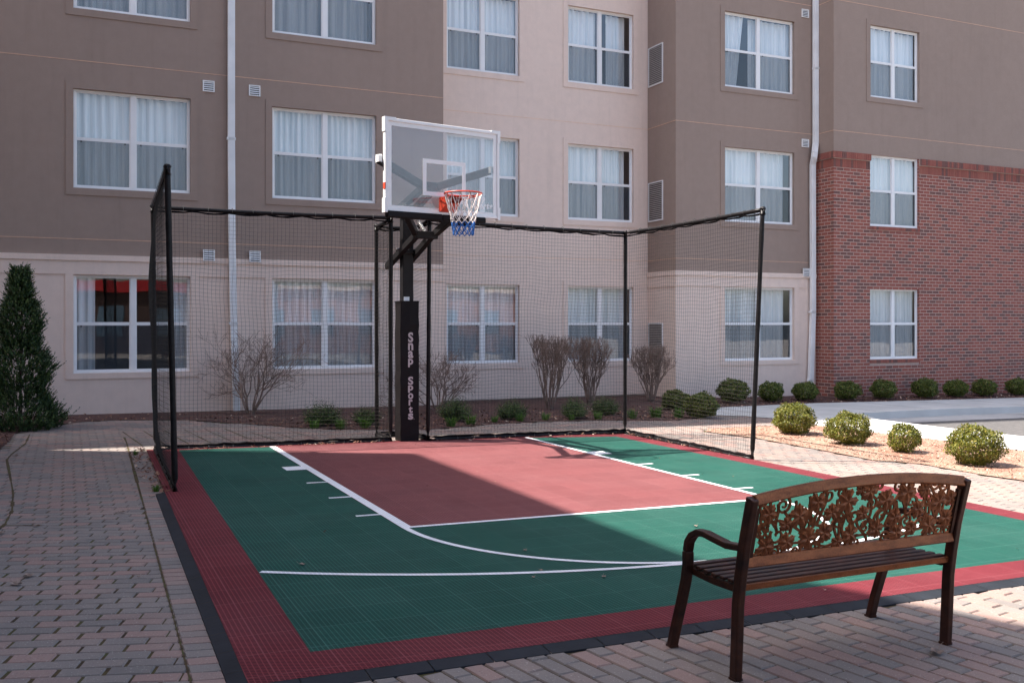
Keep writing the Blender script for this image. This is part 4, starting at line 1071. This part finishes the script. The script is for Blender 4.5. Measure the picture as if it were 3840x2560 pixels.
leaves = [(.20, .70, .17), (.22, .16, .19), (.62, .20, .17), (.55, .50, .13), (.78, .62, .20), (1.02, .22, .20), (1.10, .82, .18), (1.33, .28, .19), (1.42, .62, .16), (1.70, .78, .22), (1.86, .20, .18), (2.05, .55, .14),
          (2.12, .92, .19), (2.38, .25, .17), (2.48, .74, .20), (2.74, .42, .16), (2.84, .14, .17), (2.92, .84, .22), (3.22, .52, .17), (3.30, .88, .16), (3.52, .20, .20), (3.66, .62, .21), (3.88, .30, .18), (3.92, .66, .15), (1.95, .96, .12), (3.15, .18, .14), (1.62, .10, .12)]
for u, v, R in leaves: leaf(u, 1.90 + v * .94, R * 1.0, rs.uniform(0, 6.28))
for u, v, R in [(.12, .42, .12), (.42, .33, .13), (.42, .05, .09), (.45, .82, .12), (.95, .46, .13), (.82, .04, .08), (1.22, .52, .12), (1.30, .92, .13), (1.58, .46, .13), (1.55, .95, .09), (1.88, .52, .13), (2.15, .30, .12), (2.20, .70, .11), (2.30, 1.0, .10), (2.60, .58, .12), (2.62, .10, .10), (2.72, .98, .12),
                (3.02, .34, .13), (3.06, .66, .11), (3.36, .34, .11), (3.42, .70, .12), (3.52, .95, .10), (3.78, .08, .09), (3.72, .90, .10), (3.98, .08, .08), (.06, .9, .08), (2.0, .06, .1), (1.18, .06, .09), (2.46, .46, .10)]:
    spiral(u, 1.90 + v * .94, R, rs.uniform(0, 6.28), rs.uniform(1.1, 1.7), rs.choice((-1, 1)))
for k in range(38):
    u = .05 + PL * k / 38 + rs.uniform(-.03, .03); v0 = rs.uniform(.0, .5); a = rs.uniform(-.5, .5); L = rs.uniform(.35, .6)
    pts = [(u + a * L * f + .06 * math.sin(f * 4 + k), 1.90 + (v0 + L * f) * .94) for f in [i_ / 10 for i_ in range(11)]]; strip(pts, .038)
strip([(PL * f, 1.94 + .12 * abs(math.sin(f * 9))) for f in [i_ / 90 for i_ in range(91)]], .035)
strip([(PL * f, 2.30 + .14 * math.sin(f * 17)) for f in [i_ / 120 for i_ in range(121)]], .04)
sc.build("scrollwork_panel", M['bronze'], bench, smooth=False)

# ================================================================== PLANTS
def frand(r_): return r_.uniform(-1, 1)
def unit(r_):
    while True:
        v = Vector((frand(r_), frand(r_), frand(r_)))
        if .05 < v.length < 1: return v.normalized()
def boxwood_parts(root, seed, n, mat, ls=.085):
    """rounded clipped shrub of radius 1 ft: leaf faces crowded near a lumpy shell"""
    r_ = random.Random(seed); m = MB(); ph = [r_.uniform(0, 6.28) for _ in range(6)]
    for _ in range(n):
        d = unit(r_)
        lump_ = 1 + .13 * math.sin(d.x * 5 + ph[0]) * math.sin(d.y * 6 + ph[1]) + .07 * math.sin(d.z * 8 + ph[2] + d.x * 4) + .05 * math.sin(d.y * 13 + ph[3])
        rr = lump_ * (1 - abs(r_.gauss(0, .13))) + (r_.uniform(0, .09) if r_.random() < .12 else 0)
        p = Vector((d.x * rr, d.y * rr, .74 + d.z * rr * .74))
        if p.z < .06: continue
        nn = (d * .8 + unit(r_) * .9).normalized(); a = nn.cross(unit(r_)).normalized(); b = nn.cross(a); s_ = ls * r_.uniform(.6, 1.3)
        m.add([p - a * s_ * .9, p - b * s_ * .42, p + a * s_ * .9, p + b * s_ * .42], [(0, 1, 2, 3)])
    k = MB()
    m.v = [(x + root.location.x, y + root.location.y, z + root.location.z) for x, y, z in m.v]
    m.build("foliage", mat, root)
    st = MB(); L = root.location
    for q in range(7):
        a = q * .9; st.tube([(L.x + .06 * math.cos(a), L.y + .06 * math.sin(a), L.z - .03), (L.x + .25 * math.cos(a), L.y + .25 * math.sin(a), L.z + .35), (L.x + .5 * math.cos(a), L.y + .5 * math.sin(a), L.z + .8)], [.035, .022, .012], 5)
    st.build("stem", M['twig'], root)
sun_sh = [(19.62, 1.25, 1.06, .93, "sunlit round boxwood nearest the netting corner post, in the bark island"), (18.97, -3.2, 1.00, .95, "sunlit round boxwood, second from the netting, in the bark island"),
          (19.17, -6.3, .69, 1.16, "smallest boxwood of the island, narrow and gappy at its base"), (18.73, -10.3, 1.02, 1.03, "large sunlit boxwood at the island's near end, right above the bench")]
first = None
for k, (x, y, r, zs, lab) in enumerate(sun_sh):
    if k < 2 or k == 2:
        o = thing("boxwood_shrub", (x, y, gz(x)), lab, "shrub", "round boxwood shrubs in the sunny bark island")
        boxwood_parts(o, 40 + k, 9500 if k != 2 else 4200, M['box_leaf'], .056 if k != 2 else .08); o.scale = (r, r, r * zs * 1.05); first = first or o
    else: dup(first, (x, y, gz(x)), lab, 2.1, (r, r, r * zs))
far_sh = [(22.2, 15.6, .88, "shaded boxwood behind the netting beside the beige bay corner"), (20.4, 10.3, 1.0, "shaded boxwood nearest the paving, behind the right netting panel"),
          (29.34, 18.9, 1.10, "wide dark boxwood under the projecting bay's window, seen through the netting edge"), (32.73, 18.9, .92, "shaded boxwood just right of the netting's end post"), (35.88, 18.9, .96, "shaded boxwood in front of the white downspout foot"),
          (39.55, 18.5, .97, "first boxwood in front of the red brick corner"), (43.22, 18.5, .97, "boxwood below the left edge of the brick wall window"), (47.56, 18.5, .98, "boxwood below the right edge of the brick wall window"),
          (50.95, 18.5, .96, "boxwood just right of the brick wall window"), (54.21, 18.5, .95, "second boxwood from the right end of the brick wall row"), (58.16, 18.5, .93, "boxwood cut by the right edge along the brick wall")]
fo_ = None; fo2 = None
for k, (x, y, r, lab) in enumerate(far_sh):
    z = gz(x) + (.13 if x > 27 else 0)
    if k in (0, 1):
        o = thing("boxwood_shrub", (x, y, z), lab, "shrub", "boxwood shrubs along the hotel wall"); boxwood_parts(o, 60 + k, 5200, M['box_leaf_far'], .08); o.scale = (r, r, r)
        if k == 0: fo_ = o
        else: fo2 = o
    else: dup(fo_ if k % 2 else fo2, (x, y, z), lab, k * 1.3, (r, r, r * (.92 + .03 * (k % 4))))

def low_juniper(root, seed):
    r_ = random.Random(seed); m = MB(); L = root.location
    for q in range(700):
        a = r_.uniform(0, 6.28); rad = r_.uniform(.1, 1.0) ** .7; hh = r_.uniform(.45, 1.4) * (1.1 - .5 * rad)
        tip = Vector((rad * math.cos(a) * 1.1, rad * math.sin(a) * .8, hh)); base_ = tip * .45; base_.z = hh * .3
        for i_ in range(7):
            f = i_ / 6; p = base_.lerp(tip, f); d = (tip - base_).normalized(); s_ = .11 * (1.2 - f); nn = unit(r_)
            b = d.cross(nn).normalized() * .035
            e_ = (d * .7 + nn * .6).normalized() * s_
            m.add([L + p - b, L + p + b, L + p + e_], [(0, 1, 2)])
    m.build("foliage", M['low_juniper'], root)
jn = [(-1.74, 12.6, 1.12, "dark low juniper behind the left netting, left of the pole"), (.6, 12.6, .85, "small low juniper half hidden by the netting post left of the padded pole"), (5.8, 13.0, 1.12, "low juniper just right of the padded pole"),
      (9.14, 12.7, 1.08, "low juniper under the recessed bay's left window"), (12.9, 12.2, 1.06, "low juniper in front of the leftmost trimmed bare shrub"), (15.7, 13.5, 1.0, "low juniper beside the netting corner, below the right bay window")]
jf = None
for k, (x, y, r, lab) in enumerate(jn):
    if k < 2:
        o = thing("low_juniper", (x, y, gz(x)), lab, "shrub", "low junipers in the shaded mulch bed"); low_juniper(o, 80 + k); o.scale = (r, r, r); jf = jf or o; js = o
    else: dup(jf if k % 2 else js, (x, y, gz(x)), lab, k * 1.1, (r, r, r * (.95 + .04 * (k % 3))))

def tuft(root, seed):
    r_ = random.Random(seed); m = MB(); L = root.location
    for q in range(90):
        a = r_.uniform(0, 6.28); r0 = r_.uniform(0, .22); h = r_.uniform(.22, .55); o = r_.uniform(.1, .35)
        b0 = Vector((r0 * math.cos(a), r0 * math.sin(a), 0)); b1 = b0 + Vector((o * .4 * math.cos(a), o * .4 * math.sin(a), h * .65)); b2 = b0 + Vector((o * math.cos(a), o * math.sin(a), h)); s_ = Vector((-math.sin(a), math.cos(a), 0)) * .018
        m.add([L + b0 - s_, L + b0 + s_, L + b1 + s_ * .8, L + b1 - s_ * .8, L + b2], [(0, 1, 2, 3), (3, 2, 4)])
    m.build("blades", M['grass'], root)
tf = [(-2.4, 11.6, 1.0, "left of the juniper behind the left netting"), (-1.2, 11.0, 1.1, "below the leftmost juniper"), (.06, 10.9, 1.2, "between the two junipers left of the pole"), (4.5, 10.2, 1.1, "at the foot of the right inner netting post"), (5.9, 10.9, 1.2, "below the juniper right of the pole"),
      (7.6, 11.6, .8, "between the second and third junipers"), (9.2, 11.7, 1.0, "below the juniper under the left bay window"), (10.9, 11.9, .9, "between the two middle junipers"), (12.3, 11.4, .8, "below the juniper by the trimmed shrub"), (13.9, 11.2, 1.0, "between the two right junipers"),
      (16.2, 11.2, 1.2, "just left of the netting corner post"), (17.9, 11.3, 1.4, "just right of the netting corner post"), (19.0, 10.6, 1.3, "left of the boxwood nearest the paving"), (21.3, 11.4, 1.3, "right of the boxwood nearest the paving"), (-11.3, -5.4, .45, "tiny, beside the near left netting post"), (-11.35, 3.9, .4, "tiny, at the left netting corner")]
t0_ = None
for k, (x, y, r, lab) in enumerate(tf):
    L_b = "clump of fresh green daylily blades " + lab if not lab.startswith("tiny") else "tiny green weed clump" + lab[4:]
    if k == 0: t0_ = thing("daylily_clump", (x, y, gz(x)), L_b, "plant", "fresh green clumps at the bed's edge"); tuft(t0_, 7); t0_.scale = (r, r, r)
    else: dup(t0_, (x, y, gz(x)), L_b, k * .8, (r, r, r))

def bare_shrub(x, y, H, W, seed, flat_top, lab, spread):
    o = thing("bare_shrub", (x, y, gz(x)), lab, "shrub", "leafless shrubs in front of the hotel wall")
    r_ = random.Random(seed); segs = MB(); tips = MB()
    def grow(p, d, L, r, depth):
        n = 4; pts = [p]; rs_ = [r]; q = p
        for i_ in range(n):
            d = (d + unit(r_) * (.30 if not flat_top else .22 if depth else .12) + Vector((0, 0, .02 if not flat_top else .12))).normalized(); q = q + d * (L / n)
            if flat_top and q.z - gz(x) > H * (1 - .16 * r_.random() ** 2): break
            pts.append(q); rs_.append(max(.009, r * (1 - .45 * (i_ + 1) / n)))
        if len(pts) < 2: return
        segs.tube(pts, rs_, 4 if depth > 1 else 5, False)
        if depth < 4:
            kids = 3 if (depth < 3 or flat_top) else 2
            for c_ in range(kids + (1 if depth == 1 else 0)):
                i0 = min(r_.randint(2, n), len(pts) - 1); dd = (d + unit(r_) * (.75 if not flat_top else .5) + Vector((0, 0, .15))).normalized()
                grow(pts[i0], dd, L * r_.uniform(.5, .78), rs_[i0] * .72, depth + 1)
    for k in range(9 if not flat_top else 14):
        a = k * 2.4 + r_.uniform(-.3, .3); sp_ = r_.uniform(.35, 1) * spread
        d = Vector((math.cos(a) * sp_, math.sin(a) * sp_ * .6, 1)).normalized()
        grow(Vector((x + .12 * math.cos(a), y + .12 * math.sin(a), gz(x) - .05)), d, H * r_.uniform(.44, .56), r_.uniform(.045, .075), 0)
    segs.build("branches", M['twig'], o); return o
bare_shrub(-4.1, 20.3, 4.7, 4.4, 1, False, "spreading leafless shrub in front of the left downspout", .75)
bare_shrub(6.7, 17.9, 4.1, 5.2, 2, False, "wide untrimmed leafless shrub just right of the padded pole", .85)
bare_shrub(14.4, 18.3, 4.9, 2.8, 3, True, "taller flat-topped leafless shrub left of its twin between the bay windows", .42)
bare_shrub(18.6, 20.6, 4.8, 2.6, 4, True, "vase-shaped leafless shrub in front of the right bay window", .42)
bare_shrub(23.7, 20.8, 4.2, 2.9, 5, True, "leafless shrub in the bay corner, right of the netting corner post", .5)

# evergreen tree on the left
tr = thing("juniper_tree", (-15.95, 15.95, .15), "dark green conical juniper tree against the beige wall at left", "tree")
m = MB(); rt = random.Random(9); L = tr.location; TH = 7.75
for q in range(5200):
    z = TH * rt.random() ** 1.25; Rz = 1.98 * (1 - z / TH) ** .72 * (.8 + .30 * math.sin(z * 2.6) * rt.uniform(.2, 1)) + .08
    a = rt.uniform(0, 6.28); rad = Rz * (rt.uniform(.35, 1) ** .5) * (1 + (.12 if rt.random() < .10 else 0)); base_ = Vector((rad * math.cos(a), rad * math.sin(a), z))
    d = Vector((math.cos(a) * .7, math.sin(a) * .7, rt.uniform(.5, 1.2))).normalized(); Ls = rt.uniform(.15, .6)
    for i_ in range(8):
        f = i_ / 7; p = base_ + d * Ls * f; nn = unit(rt); b = d.cross(nn).normalized() * .035; e_ = (d + nn * .8).normalized() * (.17 * (1.15 - f * .7))
        m.add([L + p - b, L + p + b, L + p + e_], [(0, 1, 2)])
for q in range(34):                                      # leader shoots at the tip
    z = TH - rt.uniform(0, .8); a = rt.uniform(0, 6.28); p = Vector((.1 * math.cos(a) + .3, .1 * math.sin(a), z)); m.add([L + p, L + p + Vector((.03, 0, 0)), L + p + Vector((rt.uniform(-.1, .15), 0, .3))], [(0, 1, 2)])
m.build("crown", M['juniper'], tr)
m = MB(); m.tube([(L.x, L.y, -.2), (L.x + .05, L.y, 4), (L.x + .1, L.y, 7.6)], [.16, .09, .02], 8); m.build("trunk", M['bark'], tr)

# fallen leaves
def fleaf(x, y, s, rz, lab, z=.03, first=[None]):
    if first[0] is None:
        m = MB(); n = 15; rr_ = random.Random(3); out = []
        for k in range(n):
            a = 2 * math.pi * k / n; r = .16 * (.6 + .4 * abs(math.cos(2.5 * a))) ; out.append((x + r * math.cos(a), y + r * .75 * math.sin(a), gz(x) + z + .05 * abs(math.sin(a * 1.5)) ))
        m.add(out + [(x, y, gz(x) + z + .005)], [(k, (k + 1) % n, n) for k in range(n)])
        m.tube([(x + .1, y, gz(x) + z + .02), (x + .2, y + .02, gz(x) + z + .07), (x + .27, y - .02, gz(x) + z + .12)], .006, 4)
        o = m.build("fallen_leaf", M['leaf_dry']); 
        me = o.data; me.transform(Matrix.Translation((-x, -y, -gz(x) - z))); o.location = (x, y, gz(x) + z); o.rotation_euler = (0, 0, rz); o.scale = (s, s, s); first[0] = o
    else:
        o = first[0].copy(); C.objects.link(o); o.location = (x, y, gz(x) + z); o.rotation_euler = (0, 0, rz); o.scale = (s, s, s)
    o['label'] = lab; o['category'] = "leaf"; o['group'] = "dry leaves fallen on the ground"
for a in [(-.99, -26.05, .95, .4, "largest dry curled leaf on the pavers behind the bench"), (-14.52, -15.3, .85, 1.0, "dry grey leaf on the left pavers, upper of a close pair"), (-14.72, -15.9, .9, 2.2, "dark curled leaf on the left pavers, lower of a close pair"),
          (-12.46, -8.72, .7, .1, "flat dry leaf on the left pavers near the edging"), (-14.53, -9.87, .6, .2, "pale dry leaf at the far left on a dark paver crack"), (-11.75, -12.74, .5, .3, "dry leaf beside the black edging, farther of two"), (-11.8, -13.8, .35, 1.4, "dry leaf beside the black edging, nearer of two"),
          (-12.46, -16.2, .35, .9, "small dark crumpled leaf on the foreground pavers"), (-15.69, 4.95, .9, 0, "pale leaf on the curved crack near the juniper tree"), (-11.5, -6.5, .6, .5, "curled leaf at the start of the black edging"), (-11.6, -.7, .6, .2, "dark leaf beside the left netting litter"),
          (-15.3, -10.5, .8, .7, "dark leaf at the left frame edge"), (-5.05, -19.45, .35, .5, "pale leaf scrap below the long white arc"), (-4.65, -19.0, .4, 2.0, "curled twig-like leaf on the long white arc"), (-4.17, -17.2, .4, .8, "brown leaf between the two white arcs"),
          (-3.68, -19.97, .4, 1.1, "brown leaf on green tile in front of the arc junction"), (1.18, -16.35, .45, .4, "brown leaf on sunlit green tile left of the bench arm"), (-.11, -22.54, .25, 1.5, "white scrap of leaf on the red border under the bench"), (-1.11, -25.4, .3, 0, "small dark leaf on the pavers under the bench"),
          (-9.2, -16.6, .5, 2.6, "dark curled leaf at the left edge of the green tile")]:
    fleaf(*a, z=(.075 if (-11 < a[0] < 11 and -23.5 < a[1] < 4) else .03))

# ------------------------------------------------------------------ feet to metres
S_ = Matrix.Scale(FT, 4)
for me in bpy.data.meshes: me.transform(S_)
for o in bpy.data.objects:
    if o.type in ('MESH', 'EMPTY'): o.location = o.location * FT
